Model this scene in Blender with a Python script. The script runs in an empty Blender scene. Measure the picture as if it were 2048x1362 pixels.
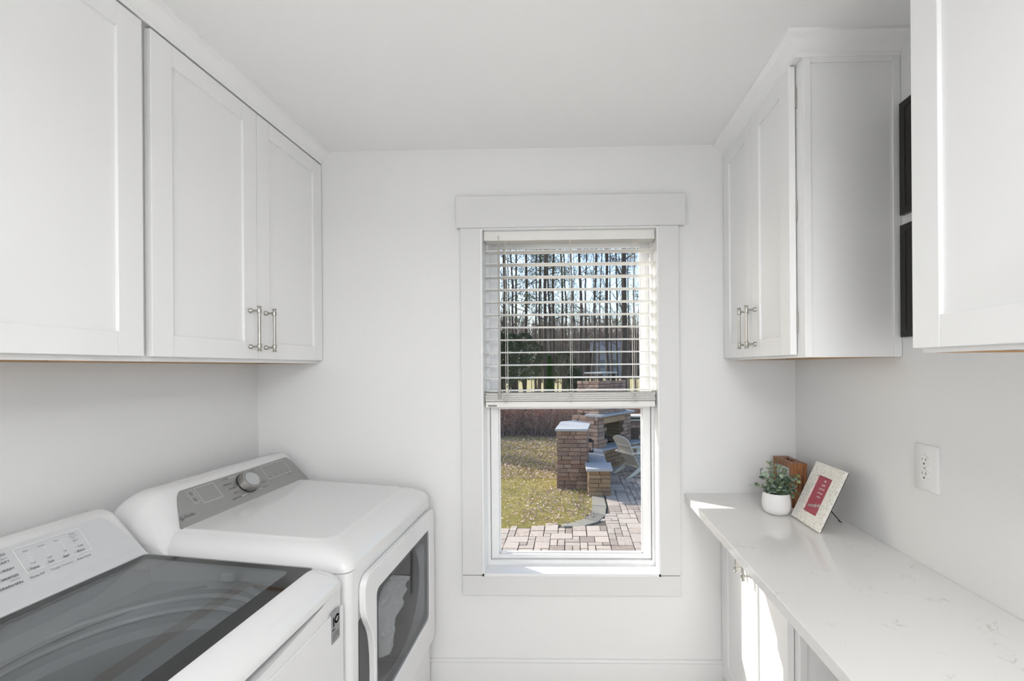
import bpy, bmesh, math, random
from mathutils import Vector, Matrix
S = bpy.context.scene
C = S.collection
R = math.radians
PI = math.pi
# ------------------------------------------------------------------ camera
cd = bpy.data.cameras.new('camera'); cam = bpy.data.objects.new('camera', cd); C.objects.link(cam)
cd.sensor_width = 36; cd.lens = 860/2048*36
cd.shift_x = -98/2048; cd.shift_y = 52/2048
cd.clip_start = 0.02; cd.clip_end = 400
cam.matrix_world = Matrix.Translation((0, 0, 1.473)) @ Matrix.Rotation(math.atan(19/860), 4, 'Z') @ Matrix.Rotation(R(90), 4, 'X') @ Matrix.Rotation(-0.0074, 4, 'Z')
S.camera = cam
# ------------------------------------------------------------------ world, sun, exposure
W = bpy.data.worlds.new('sky'); S.world = W; W.use_nodes = True
wn = W.node_tree.nodes; wl = W.node_tree.links
bg = wn['Background']; bg.inputs['Strength'].default_value = 0.30
sky = wn.new('ShaderNodeTexSky'); sky.sky_type = 'NISHITA'; sky.sun_disc = False
sky.sun_elevation = R(32.2); sky.sun_rotation = R(-56); sky.air_density = 1.0; sky.dust_density = 1.5
wl.new(sky.outputs['Color'], bg.inputs['Color'])
sd = bpy.data.lights.new('sun', 'SUN'); sun = bpy.data.objects.new('sun', sd); C.objects.link(sun)
sd.energy = 6.0; sd.angle = R(0.53); sd.color = (1.0, 0.95, 0.87)
sun.rotation_euler = Vector((-1, .68, .76)).to_track_quat('Z', 'Y').to_euler()
S.view_settings.view_transform = 'Standard'; S.view_settings.look = 'None'
S.view_settings.gamma = 1; S.view_settings.use_curve_mapping = False
S.view_settings.exposure = 0.0
def area(name, loc, rot, sx, sy, e, col=(1, 1, 1)):
    l = bpy.data.lights.new(name, 'AREA'); l.shape = 'RECTANGLE'; l.size = sx; l.size_y = sy; l.energy = e; l.color = col
    o = bpy.data.objects.new(name, l); C.objects.link(o); o.location = loc; o.rotation_euler = rot; return o
area('hall_fill', (-.2, -2.75, 1.25), (R(90), 0, 0), 1.7, 2.1, 23, (.97, .985, 1))  # fill light added beyond the doorway, imitating daylight from the next room
# the added fill lamp's light sits in its made-up fixture, built below

# ------------------------------------------------------------------ helpers
class MB:
    def __init__(s): s.v = []; s.f = []
    def add(s, vs, fs):
        n = len(s.v); s.v += [tuple(v) for v in vs]; s.f += [tuple(i+n for i in f) for f in fs]; return s
    def box(s, x0, x1, y0, y1, z0, z1):
        if x0 > x1: x0, x1 = x1, x0
        if y0 > y1: y0, y1 = y1, y0
        if z0 > z1: z0, z1 = z1, z0
        return s.add([(x0,y0,z0),(x1,y0,z0),(x1,y1,z0),(x0,y1,z0),(x0,y0,z1),(x1,y0,z1),(x1,y1,z1),(x0,y1,z1)],
                     [(0,3,2,1),(4,5,6,7),(0,1,5,4),(1,2,6,5),(2,3,7,6),(3,0,4,7)])
    def rings(s, rr, cap0=True, cap1=True, closed=True):
        n = len(rr[0]); vs = [p for r in rr for p in r]; fs = []
        for i in range(len(rr)-1):
            for j in range(n if closed else n-1):
                k = (j+1) % n
                fs.append((i*n+j, i*n+k, (i+1)*n+k, (i+1)*n+j))
        if cap0: fs.append(tuple(range(n))[::-1])
        if cap1: fs.append(tuple((len(rr)-1)*n+j for j in range(n)))
        return s.add(vs, fs)
    def tube(s, pts, rad, n=8, caps=True):
        pts = [Vector(p) for p in pts]; rr = []
        if not hasattr(rad, '__len__'): rad = [rad]*len(pts)
        ref = None
        for i, p in enumerate(pts):
            d = (pts[min(i+1, len(pts)-1)]-pts[max(i-1, 0)])
            if d.length < 1e-9: d = Vector((0,0,1))
            d.normalize()
            if ref is None: ref = Vector((1,0,0)) if abs(d.x) < .8 else Vector((0,1,0))
            a = (ref-d*ref.dot(d)).normalized(); b = d.cross(a); ref = a
            rr.append([tuple(p+(a*math.cos(2*PI*j/n)+b*math.sin(2*PI*j/n))*rad[i]) for j in range(n)])
        return s.rings(rr, caps, caps)
    def lathe(s, prof, n=24, at=(0,0,0), axis='Z'):
        rr = []
        for r, z in prof:
            ring = []
            for j in range(n):
                a = 2*PI*j/n; x, y = r*math.cos(a), r*math.sin(a)
                p = {'Z': (x, y, z), 'X': (z, x, y), 'Y': (y, z, x), '-X': (-z, y, x)}[axis]
                ring.append((p[0]+at[0], p[1]+at[1], p[2]+at[2]))
            rr.append(ring)
        return s.rings(rr)
    def prism(s, poly, d, axis='Z', a=0, b=None):
        """extrude 2-D polygon between a and b along axis"""
        if b is None: b = a+d
        def P(u, v, w): return {'Z': (u, v, w), 'X': (w, u, v), 'Y': (u, w, v)}[axis]
        return s.rings([[P(u, v, a) for u, v in poly], [P(u, v, b) for u, v in poly]])
    def mesh(s, name):
        me = bpy.data.meshes.new(name); me.from_pydata(s.v, [], s.f)
        bm = bmesh.new(); bm.from_mesh(me); bmesh.ops.recalc_face_normals(bm, faces=bm.faces); bm.to_mesh(me); bm.free()
        return me
def rawmesh(name, v, f):
    me = bpy.data.meshes.new(name); me.from_pydata(v, [], f); return me
LOC = {}
def smooth(me, ang=40):
    me.polygons.foreach_set('use_smooth', [True]*len(me.polygons))
    me.set_sharp_from_angle(angle=R(ang))
def obj(name, mb, mat, parent=None, bev=0, sm=True, seg=2, label=None, loc=None):
    me = mb if isinstance(mb, bpy.types.Mesh) else mb.mesh(name)
    if mat and not me.materials: me.materials.append(mat)
    if sm: smooth(me)
    o = bpy.data.objects.new(name, me); C.objects.link(o)
    if bev:
        m = o.modifiers.new('bevel', 'BEVEL'); m.width = bev; m.segments = seg; m.limit_method = 'ANGLE'; m.angle_limit = R(35); m.harden_normals = True
    if parent:
        o.parent = parent
        if parent.type == 'EMPTY': o.matrix_parent_inverse = Matrix.Translation(-Vector(parent.location))
    if loc: o.location = loc
    if label: o['label'] = label
    return o
def tag(o, label, cat, group=None):
    o['label'] = label; o['category'] = cat
    if group: o['group'] = group
    return o
def thing(name, loc, label, cat, group=None):
    o = bpy.data.objects.new(name, None); C.objects.link(o); o.location = loc; o.empty_display_size = .05
    return tag(o, label, cat, group)
def struct(name, mb, mat, parent=None, bev=0, **k):
    o = obj(name, mb, mat, parent, bev, **k)
    if not parent: o['kind'] = 'structure'
    return o
def sub(parent, o):   # make an existing mesh a child (all mesh origins sit at the world origin)
    o.parent = parent
    if parent.type == 'EMPTY': o.matrix_parent_inverse = Matrix.Translation(-Vector(parent.location))
def boolean(o, cutter_mb):
    co = bpy.data.objects.new('tmp_cut', cutter_mb.mesh('tmp_cut')); C.objects.link(co)
    m = o.modifiers.new('cut', 'BOOLEAN'); m.object = co; m.operation = 'DIFFERENCE'; m.solver = 'EXACT'
    dg = bpy.context.evaluated_depsgraph_get(); dg.update()
    me = bpy.data.meshes.new_from_object(o.evaluated_get(dg))
    o.modifiers.remove(m); o.data = me; bpy.data.objects.remove(co); smooth(me)
def rrect(x0, x1, y0, y1, r, n=5):
    pts = []
    for cx, cy, a0 in ((x1-r, y1-r, 0), (x0+r, y1-r, 90), (x0+r, y0+r, 180), (x1-r, y0+r, 270)):
        for i in range(n+1):
            a = R(a0+90*i/n); pts.append((cx+r*math.cos(a), cy+r*math.sin(a)))
    return pts
# ------------------------------------------------------------------ materials
def mat(name, col, rough=.5, metal=0, spec=.5, var=0, vscale=8, bump=0, bscale=60, rnd=0, coat=0, cols=None, detail=4, stretch=None):
    m = bpy.data.materials.new(name); m.use_nodes = True
    nt = m.node_tree; n = nt.nodes; l = nt.links; b = n['Principled BSDF']
    b.inputs['Base Color'].default_value = (*col, 1); b.inputs['Roughness'].default_value = rough
    b.inputs['Metallic'].default_value = metal; b.inputs['Specular IOR Level'].default_value = spec
    b.inputs['Coat Weight'].default_value = coat; b.inputs['Coat Roughness'].default_value = .08
    tc = n.new('ShaderNodeTexCoord'); src = tc.outputs['Object']
    if stretch:
        mp = n.new('ShaderNodeMapping'); mp.inputs['Scale'].default_value = stretch; l.new(src, mp.inputs['Vector']); src = mp.outputs['Vector']
    out = None
    if cols:
        if rnd: # colour picked per object
            oi = n.new('ShaderNodeObjectInfo'); fac = oi.outputs['Random']
            if var:
                nz = n.new('ShaderNodeTexNoise'); nz.inputs['Scale'].default_value = vscale; nz.inputs['Detail'].default_value = detail; l.new(src, nz.inputs['Vector'])
                ma = n.new('ShaderNodeMath'); ma.operation = 'MULTIPLY_ADD'; l.new(nz.outputs['Fac'], ma.inputs[0]); ma.inputs[1].default_value = var; l.new(fac, ma.inputs[2])
                mb_ = n.new('ShaderNodeMath'); mb_.operation = 'SUBTRACT'; l.new(ma.outputs[0], mb_.inputs[0]); mb_.inputs[1].default_value = var*.5; fac = mb_.outputs[0]
        else:
            nz = n.new('ShaderNodeTexNoise'); nz.inputs['Scale'].default_value = vscale; nz.inputs['Detail'].default_value = detail; nz.inputs['Roughness'].default_value = .65
            l.new(src, nz.inputs['Vector']); fac = nz.outputs['Fac']
        cr = n.new('ShaderNodeValToRGB'); e = cr.color_ramp.elements
        while len(e) < len(cols): e.new(.5)
        for i, c in enumerate(cols):
            p, cc = c if isinstance(c[0], (int, float)) and len(c) == 2 else (i/(len(cols)-1), c)
            e[i].position = p; e[i].color = (*cc, 1)
        l.new(fac, cr.inputs['Fac']); l.new(cr.outputs['Color'], b.inputs['Base Color'])
    elif var:
        nz = n.new('ShaderNodeTexNoise'); nz.inputs['Scale'].default_value = vscale; nz.inputs['Detail'].default_value = detail; l.new(src, nz.inputs['Vector'])
        mx = n.new('ShaderNodeMix'); mx.data_type = 'RGBA'; l.new(nz.outputs['Fac'], mx.inputs['Factor'])
        mx.inputs['A'].default_value = (*[c*(1-var) for c in col], 1); mx.inputs['B'].default_value = (*[min(1, c*(1+var)) for c in col], 1)
        l.new(mx.outputs['Result'], b.inputs['Base Color'])
    if bump:
        nb = n.new('ShaderNodeTexNoise'); nb.inputs['Scale'].default_value = bscale; nb.inputs['Detail'].default_value = 5; l.new(src, nb.inputs['Vector'])
        bp = n.new('ShaderNodeBump'); bp.inputs['Strength'].default_value = bump; bp.inputs['Distance'].default_value = .01; l.new(nb.outputs['Fac'], bp.inputs['Height']); l.new(bp.outputs['Normal'], b.inputs['Normal'])
    return m
def glassy(name, tint=(.95, .97, .96), base=.04, ior=1.5, gloss=.0):
    m = bpy.data.materials.new(name); m.use_nodes = True; nt = m.node_tree; n = nt.nodes; l = nt.links
    n.remove(n['Principled BSDF']); out = n['Material Output']
    t = n.new('ShaderNodeBsdfTransparent'); t.inputs['Color'].default_value = (*tint, 1)
    g = n.new('ShaderNodeBsdfGlossy'); g.inputs['Roughness'].default_value = gloss
    # a single-sheet pane: the back side must reflect like the front side
    fr = n.new('ShaderNodeFresnel'); ge = n.new('ShaderNodeNewGeometry'); mr = n.new('ShaderNodeMapRange')
    mr.inputs['To Min'].default_value = ior; mr.inputs['To Max'].default_value = 1/ior
    l.new(ge.outputs['Backfacing'], mr.inputs['Value']); l.new(mr.outputs[0], fr.inputs['IOR'])
    mx = n.new('ShaderNodeMixShader'); l.new(fr.outputs[0], mx.inputs['Fac']); l.new(t.outputs[0], mx.inputs[1]); l.new(g.outputs[0], mx.inputs[2])
    l.new(mx.outputs[0], out.inputs['Surface']); return m
M = {}
M['wall'] = mat('wall_paint', (.815, .815, .812), .75, var=.012, vscale=2, bump=.05, bscale=140)
M['ceiling'] = mat('ceiling_paint', (.93, .93, .93), .85, var=.01, vscale=2, bump=.04, bscale=140)
M['trim'] = mat('trim_paint', (.745, .745, .742), .4, var=.01, vscale=3)
M['cab'] = mat('cabinet_paint', (.90, .90, .90), .38, var=.008, vscale=4)
M['wood_under'] = mat('maple_plywood', (.55, .33, .16), .5, cols=[(.42, .24, .11), (.62, .40, .21)], vscale=6, stretch=(1, .15, 1))
M['nickel'] = mat('brushed_nickel', (.46, .45, .42), .28, metal=1, var=.06, vscale=80)
M['enamel'] = mat('white_enamel', (.775, .775, .78), .12, spec=.5, coat=.4, var=.004, vscale=3)
M['plastic_w'] = mat('white_plastic', (.82, .82, .82), .28, var=.006)
M['vinyl'] = mat('white_vinyl', (.84, .845, .85), .3, var=.006)
M['slat'] = mat('blind_slat_white', (.83, .82, .79), .4, var=.02, vscale=20)
M['cord'] = mat('cotton_cord', (.75, .73, .68), .8, var=.05, vscale=200)
M['floor'] = mat('oak_floor', (.45, .40, .34), .4, cols=[(.66, .63, .59), (.76, .73, .69)], vscale=5, stretch=(6, .6, 1))
M['panel_grey'] = mat('brushed_silver_dark', (.36, .36, .355), .42, metal=.6, var=.05, vscale=60, stretch=(1, .05, 1))
M['panel_silver'] = mat('brushed_silver_light', (.70, .71, .73), .4, metal=.5, var=.04, vscale=60, stretch=(1, .05, 1))
M['knob_side'] = mat('knurled_silver', (.36, .355, .34), .4, metal=.9, var=.3, vscale=400)
M['dark_plastic'] = mat('dark_grey_plastic', (.035, .036, .038), .3, var=.1, vscale=10)
M['black'] = mat('black_lacquer', (.012, .011, .01), .35, var=.1, vscale=30)
M['ink'] = mat('dark_print', (.07, .07, .075), .5, var=.05)
M['ink_soft'] = mat('grey_print', (.2, .2, .21), .5, var=.05)
M['ink_white'] = mat('white_print', (.85, .85, .83), .5, var=.02)
M['tub'] = mat('tub_plastic', (.66, .68, .69), .25, var=.03, vscale=3)
M['tub_white'] = mat('tub_white', (.8, .82, .83), .3, var=.02, vscale=3)
M['steel'] = mat('drum_steel', (.28, .28, .285), .3, metal=.8, var=.1, vscale=10)
M['gasket'] = mat('dark_interior', (.06, .062, .066), .6, var=.1)
M['towel'] = mat('waffle_towel', (.55, .54, .51), .95, cols=[(.62, .61, .58), (.84, .83, .80)], vscale=45, bump=.5, bscale=220)
M['sticker'] = mat('sticker_grey', (.33, .33, .34), .45, metal=.3, var=.05)
M['lidglass'] = glassy('tinted_lid_glass', (.50, .52, .53), ior=2.0)
M['doorglass'] = glassy('smoked_door_glass', (.62, .64, .67), ior=1.45)
M['pane'] = glassy('window_glass', (.97, .985, .98), ior=1.15)
M['frame_pearl'] = mat('pearl_inlay', (.7, .68, .6), .35, cols=[(0, (.50, .49, .42)), (.40, (.66, .64, .57)), (.5, (.84, .82, .76)), (1, (.90, .88, .83))], vscale=150, detail=2)
M['card'] = mat('rose_card', (.42, .07, .10), .5, cols=[(.36, .055, .085), (.47, .10, .13)], vscale=30)
M['ceramic'] = mat('white_ceramic', (.83, .82, .82), .3, var=.01)
M['soil'] = mat('moss_soil', (.05, .045, .03), .9, var=.3, vscale=80, bump=.6)
M['leafg'] = mat('eucalyptus_leaf', (.1, .2, .1), .55, cols=[(.09, .15, .10), (.20, .28, .18), (.33, .42, .16), (.36, .43, .40), (.16, .24, .18)], rnd=1, var=.25, vscale=60)
M['stem'] = mat('stem_brown', (.1, .08, .05), .7, var=.2)
M['teak'] = mat('striped_teak', (.33, .13, .05), .45, cols=[(.36, (.05, .017, .008)), (.44, (.17, .065, .025)), (.52, (.40, .17, .065)), (.58, (.30, .11, .04)), (.64, (.08, .025, .01))], vscale=11, stretch=(7, 7, .4), detail=3)
M['paper'] = mat('pale_card', (.55, .58, .65), .6, var=.05, vscale=30)
def quartz():
    m = mat('white_quartz', (.80, .795, .78), .12, var=.006, vscale=3, coat=.2)
    n = m.node_tree.nodes; l = m.node_tree.links; b = n['Principled BSDF']
    tc = n['Texture Coordinate']
    nz = n.new('ShaderNodeTexNoise'); nz.inputs['Scale'].default_value = 14; nz.inputs['Detail'].default_value = 5; nz.inputs['Distortion'].default_value = 1.2
    l.new(tc.outputs['Object'], nz.inputs['Vector'])
    r = n.new('ShaderNodeValToRGB'); e = r.color_ramp.elements; e[0].position = .488; e[0].color = (0,0,0,1); e[1].position = .5; e[1].color = (1,1,1,1)
    e2 = e.new(.512); e2.color = (0,0,0,1); l.new(nz.outputs['Fac'], r.inputs['Fac'])
    n2 = n.new('ShaderNodeTexNoise'); n2.inputs['Scale'].default_value = 16; n2.inputs['Detail'].default_value = 1; l.new(tc.outputs['Object'], n2.inputs['Vector'])
    r2 = n.new('ShaderNodeValToRGB'); f = r2.color_ramp.elements; f[0].position = .58; f[0].color = (0,0,0,1); f[1].position = .66; f[1].color = (1,1,1,1); l.new(n2.outputs['Fac'], r2.inputs['Fac'])
    mm = n.new('ShaderNodeMath'); mm.operation = 'MULTIPLY'; l.new(r.outputs['Color'], mm.inputs[0]); l.new(r2.outputs['Color'], mm.inputs[1])
    mx = n.new('ShaderNodeMix'); mx.data_type = 'RGBA'; l.new(mm.outputs[0], mx.inputs['Factor']); mx.inputs['A'].default_value = (.79, .785, .77, 1); mx.inputs['B'].default_value = (.60, .57, .53, 1)
    l.new(mx.outputs['Result'], b.inputs['Base Color']); return m
M['quartz'] = quartz()
# outdoors
M['brick'] = mat('ledge_stone', (.3, .18, .12), .9, cols=[(.36, .21, .15), (.24, .15, .12), (.46, .31, .22), (.20, .15, .14), (.42, .25, .18), (.50, .36, .27), (.30, .19, .15)], rnd=1, var=.9, vscale=9, bump=.8, bscale=30)
M['brick_tan'] = mat('tan_ledge_stone', (.36, .24, .15), .9, cols=[(.40, .27, .16), (.33, .21, .13), (.46, .32, .20), (.28, .19, .13), (.42, .30, .19)], rnd=1, var=.5, vscale=9, bump=.8, bscale=30)
M['brick_pink'] = mat('rosy_ledge_stone', (.42, .28, .22), .9, cols=[(.44, .29, .22), (.34, .21, .16), (.50, .36, .29), (.28, .19, .16), (.46, .33, .26)], rnd=1, var=.5, vscale=9, bump=.8, bscale=30)
M['firebrick'] = mat('sooty_firebrick', (.30, .25, .15), .9, cols=[(.32, .26, .16), (.24, .19, .12), (.36, .30, .19)], rnd=1, var=.5, vscale=6)
M['mortar'] = mat('dark_mortar', (.12, .09, .07), .95, var=.2, vscale=30, bump=.5)
M['bluestone'] = mat('bluestone_slab', (.40, .41, .43), .7, cols=[(.33, .34, .37), (.48, .48, .48)], vscale=3, bump=.3, bscale=20)
M['kerb'] = mat('flagstone_kerb', (.36, .34, .29), .8, cols=[(.17, .16, .135), (.29, .27, .225)], rnd=1, var=.5, vscale=5, bump=.4, bscale=25)
M['paver'] = mat('concrete_paver', (.45, .40, .36), .85, cols=[(.47, .40, .34), (.53, .44, .37), (.27, .215, .18), (.44, .37, .32), (.50, .43, .37), (.36, .29, .24)], rnd=1, var=.35, vscale=5, bump=.6, bscale=18)
M['joint'] = mat('joint_sand', (.11, .095, .08), .95, var=.3, vscale=20, bump=.5)
M['lawn'] = mat('lawn_ground', (.25, .24, .09), .95, cols=[(.26, .23, .09), (.42, .34, .17), (.33, .30, .12), (.50, .38, .24)], vscale=1.6, detail=8, bump=.8, bscale=40)
M['grass'] = mat('grass_blades', (.28, .30, .08), .8, cols=[(.32, .33, .08), (.60, .52, .20), (.45, .43, .13)], vscale=1.3, detail=5)
M['litter'] = mat('fallen_leaves', (.4, .25, .18), .8, cols=[(0, (.24, .08, .06)), (.4, (.40, .26, .20)), (.6, (.55, .43, .36)), (1, (.38, .13, .09))], vscale=9, detail=2)
M['bark'] = mat('tree_bark', (.055, .045, .038), .95, cols=[(.055, .046, .042), (.14, .11, .095)], vscale=5, bump=.6, bscale=12)
M['bark_grey'] = mat('grey_bark', (.14, .12, .11), .95, cols=[(.08, .07, .065), (.18, .155, .14)], vscale=5, bump=.5, bscale=12)
M['needles'] = mat('pine_needles', (.05, .09, .04), .8, cols=[(.05, .075, .045), (.15, .17, .085)], vscale=2)
M['far_pane'] = mat('far_window_pane', (.13, .14, .18), .3)
M['far_trim'] = mat('far_window_trim', (.36, .37, .42), .7)
M['evergreen'] = mat('dark_evergreen_leaf', (.03, .06, .03), .7, cols=[(.035, .055, .035), (.13, .16, .09)], vscale=6)
M['arbor'] = mat('arborvitae_leaf', (.05, .13, .02), .8, cols=[(.03, .08, .015), (.08, .18, .03)], vscale=6)
M['twigs'] = mat('brown_twigs', (.16, .11, .09), .95, cols=[(.20, .155, .14), (.46, .37, .33)], vscale=3)
M['dryleaf'] = mat('dry_oak_leaf', (.36, .18, .12), .9, cols=[(.40, .20, .15), (.62, .40, .30)], vscale=8)
M['chairw'] = mat('weathered_white_wood', (.60, .57, .50), .7, cols=[(.55, .51, .44), (.68, .65, .58)], vscale=12, stretch=(1, 1, .2))
M['siding'] = mat('pale_siding', (.26, .28, .34), .8, var=.05)
M['roof'] = mat('grey_shingle', (.16, .16, .18), .9, var=.15, vscale=10)
M['ext'] = mat('exterior_siding', (.7, .7, .68), .7, var=.03)
M['fill_glow'] = mat('fill_diffuser', (.9, .9, .88), .5)  # glowing face of the added fill panel
b_ = M['fill_glow'].node_tree.nodes['Principled BSDF']; b_.inputs['Emission Color'].default_value = (1, .97, .92, 1); b_.inputs['Emission Strength'].default_value = 3

# ------------------------------------------------------------------ room shell
XL, XR, YW, YB, ZC = -1.418, .991, 1.92, -2.2, 2.451
OX0, OX1, OZ0, OZ1 = -.392, .386, .552, 2.087     # window opening
w = MB()
w.box(XL-.15, OX0, YW, YW+.16, -.05, ZC+.1); w.box(OX1, XR+.15, YW, YW+.16, -.05, ZC+.1)
w.box(OX0, OX1, YW, YW+.16, -.05, OZ0); w.box(OX0, OX1, YW, YW+.16, OZ1, ZC+.1)
struct('wall_far', w, M['wall'])
struct('wall_left', MB().box(XL-.12, XL, YB, YW, -.05, ZC+.1), M['wall'])
struct('wall_right', MB().box(XR, XR+.12, YB, YW, -.05, ZC+.1), M['wall'])
wb = MB().box(XL, -1.15, YB-.12, YB, 0, ZC); wb.box(.75, XR, YB-.12, YB, 0, ZC); wb.box(-1.15, .75, YB-.12, YB, 2.3, ZC)
struct('wall_back', wb, M['wall'])
struct('ceiling', MB().box(XL, XR, YB, YW, ZC, ZC+.1), M['ceiling'])
struct('floor', MB().box(XL, XR, YB, YW, -.05, 0), M['floor'])
hl = MB().box(-1.8, 1.4, -4.4, YB-.12, -.05, 0); struct('floor_hall', hl, M['floor'])
hw = MB().box(-1.8, 1.4, -4.5, -4.4, 0, ZC); hw.box(-1.9, -1.8, -4.5, YB-.12, 0, ZC); hw.box(1.4, 1.5, -4.5, YB-.12, 0, ZC); hw.box(-1.9, 1.5, -4.5, YB-.12, ZC, ZC+.1)
struct('wall_hall', hw, M['wall'])
# baseboards
bp = [(0, 0), (.014, 0), (.014, .148), (.011, .152), (.011, .156), (.013, .160), (.011, .166), (.006, .170), (0, .170)]
m = MB().prism([(YW-d, z) for d, z in bp], 0, 'X', XL, .70); struct('baseboard_far', m, M['trim'])
m = MB().prism([(XL+d, z) for d, z in bp], 0, 'Y', YB, YW-.015); struct('baseboard_left', m, M['trim'])
m = MB().prism([(XR-d, z) for d, z in bp], 0, 'Y', .9, 1.29); struct('baseboard_right', m, M['trim'])
# ------------------------------------------------------------------ window casing
struct('trim_1', MB().box(-.503, .507, YW-.026, YW, 2.090, 2.229), M['trim'], bev=.0015)
struct('trim_2', MB().box(-.486, -.397, YW-.02, YW, .550, 2.090), M['trim'], bev=.0015)
struct('trim_3', MB().box(.391, .479, YW-.02, YW, .550, 2.090), M['trim'], bev=.0015)
struct('trim_4', MB().box(-.486, .477, YW-.02, YW, .460, .547), M['trim'], bev=.0015)
# jamb liner (bright edge round the opening)
t = .007
m = MB().box(OX0-t+.002, OX0+.004, YW-.023, 2.01, OZ0-t, OZ1); m.box(OX1-.004, OX1+t-.002, YW-.023, 2.01, OZ0-t, OZ1)
m.box(OX0-t+.002, OX1+t-.002, YW-.023, 2.01, OZ0-t, OZ0+.006); m.box(OX0, OX1, YW-.018, 2.01, OZ1-.004, OZ1+.003)
struct('trim_5', m, M['vinyl'], bev=.001)
# window unit
wf = MB(); fy0, fy1 = 1.985, 2.072
wf.box(OX0, -.376, fy0, fy1, OZ0, OZ1); wf.box(.370, OX1, fy0, fy1, OZ0, OZ1)
wf.box(-.376, .370, fy0, fy1, OZ0, .578); wf.box(-.376, .370, fy0, fy1, 2.058, OZ1)
wf.box(-.376, -.364, 2.030, 2.0315, .578, 2.058); wf.box(.358, .370, 2.030, 2.0315, .578, 2.058)
win = struct('window_1', wf, M['vinyl'], bev=.0015)
def sash(name, y0, y1, x0, x1, z0, z1, st, bot, top, gy):
    f = MB(); f.box(x0, x0+st, y0, y1, z0, z1); f.box(x1-st, x1, y0, y1, z0, z1)
    f.box(x0+st, x1-st, y0, y1, z0, z0+bot); f.box(x0+st, x1-st, y0, y1, z1-top, z1)
    # glazing bead
    f.box(x0+st, x0+st+.006, gy-.006, y1-.004, z0+bot, z1-top); f.box(x1-st-.006, x1-st, gy-.006, y1-.004, z0+bot, z1-top)
    f.box(x0+st, x1-st, gy-.006, y1-.004, z0+bot, z0+bot+.006)
    s_ = obj(name, f, M['vinyl'], win, bev=.0015)
    p = MB().add([(x0+st-.002, gy, z0+bot-.002), (x1-st+.002, gy, z0+bot-.002), (x1-st+.002, gy, z1-top+.002), (x0+st-.002, gy, z1-top+.002)], [(0, 1, 2, 3)])
    obj('glass_pane', p, M['pane'], s_, sm=False)
    return s_
sash('lower_sash', 1.999, 2.029, -.374, .368, .580, 1.318, .036, .020, .042, 2.018)
sash('upper_sash', 2.0325, 2.058, -.374, .368, 1.290, 2.056, .034, .024, .022, 2.047)

# ------------------------------------------------------------------ cabinets
def pull(name, parent, at, nrm, zc, L=.158, post=.126):
    """bar pull: at=(x,y) of the door face, nrm = +1/-1 along x"""
    x, y = at; m = MB(); px = x+nrm*.034
    prof = [(.0, -L/2), (.0068, -L/2), (.0078, -L/2+.003), (.0050, -L/2+.007), (.0050, -L/2+.010), (.0072, -L/2+.012), (.0075, -L/2+.024), (.0052, -L/2+.026),
            (.0048, 0), (.0052, L/2-.026), (.0075, L/2-.024), (.0072, L/2-.012), (.0050, L/2-.010), (.0050, L/2-.007), (.0078, L/2-.003), (.0068, L/2), (0, L/2)]
    m.lathe([(max(r, .0003), z) for r, z in prof], 16, (px, y, zc))
    for s in (-1, 1):
        pz = zc+s*post/2
        pr = [(.0085, 0), (.0088, .003), (.0072, .007), (.0042, .010), (.0036, .020), (.0045, .028), (.0045, .034)]
        m.lathe(pr, 14, (x, y, pz), 'X' if nrm > 0 else '-X')
    return obj(name, m, M['nickel'], parent)
def door(parent, xf, nrm, y0, y1, z0, z1, handle=None, hz=None, st=.062, name='door', hinge=None):
    """shaker door on plane x=xf (front face); nrm=+1 faces +x; stiles and rails are separate pieces"""
    T = .02; xb = xf-nrm*T; xp = xf-nrm*.008
    p = obj(name, MB().box(xb, xp, y0+.02, y1-.02, z0+.02, z1-.02), M['cab'], parent)
    g = .0003
    obj('stile', MB().box(xb, xf, y0, y0+st, z0, z1), M['cab'], p, bev=.0012)
    obj('stile', MB().box(xb, xf, y1-st, y1, z0, z1), M['cab'], p, bev=.0012)
    obj('rail', MB().box(xb, xf-nrm*.0002, y0+st+g, y1-st-g, z0, z0+st-.002), M['cab'], p, bev=.0010)
    obj('rail', MB().box(xb, xf-nrm*.0002, y0+st+g, y1-st-g, z1-st+.002, z1), M['cab'], p, bev=.0010)
    if handle is not None: pull('handle', p, (xf, handle), nrm, hz)
    if hinge is not None:
        for hz_ in (z0+.1, (z0+z1)/2, z1-.1):
            obj('hinge', MB().box(xb-nrm*.004, xb, hinge-.02, hinge+.02, hz_-.03, hz_+.03), M['nickel'], p)
    return p
def body(parent, x0, x1, y0, y1, z0, z1, under=True):
    xs = (x0, x1)
    b = MB().box(x0, x1, y0, y1, z0+(.012 if under else 0), z1)
    if under:   # perimeter rails round a recessed plywood bottom
        b.box(x0+.018, x1-.018, y0, y0+.018, z0, z0+.012); b.box(x0+.018, x1-.018, y1-.018, y1, z0, z0+.012)
        b.box(x0, x0+.018, y0, y1, z0, z0+.012); b.box(x1-.018, x1, y0, y1, z0, z0+.012)
    o = obj('carcass', b, M['cab'], parent)
    if under: 
        obj('bottom_panel', MB().box(x0+.019, x1-.019, y0+.019, y1-.019, z0+.0055, z0+.0115), M['cab'], parent)
        bx_ = (x0+.001, x0+.048) if x0 < 0 else (x1-.048, x1-.001)
        obj('hanging_rail', MB().box(bx_[0], bx_[1], y0+.022, y1-.022, z0-.0006, z0+.005), M['wood_under'], parent, label='raw maple rail under the cabinet back')
        for ya_ in (y0+.001, y1-.021): obj('end_rail', MB().box(min(bx_[0], x0+.024), max(bx_[1], x1-.024), ya_, ya_+.020, z0-.0006, z0+.0030), M['wood_under'], parent, label='raw maple strip under the cabinet end')
    return o
DZ0, DZ1 = 1.508, 2.388
FX = -1.118
t = thing('wall_cabinet', (-1.28, 1.52, 1.495), 'white two-door wall cabinet above the dryer, touching the window wall', 'cabinet')
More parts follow.
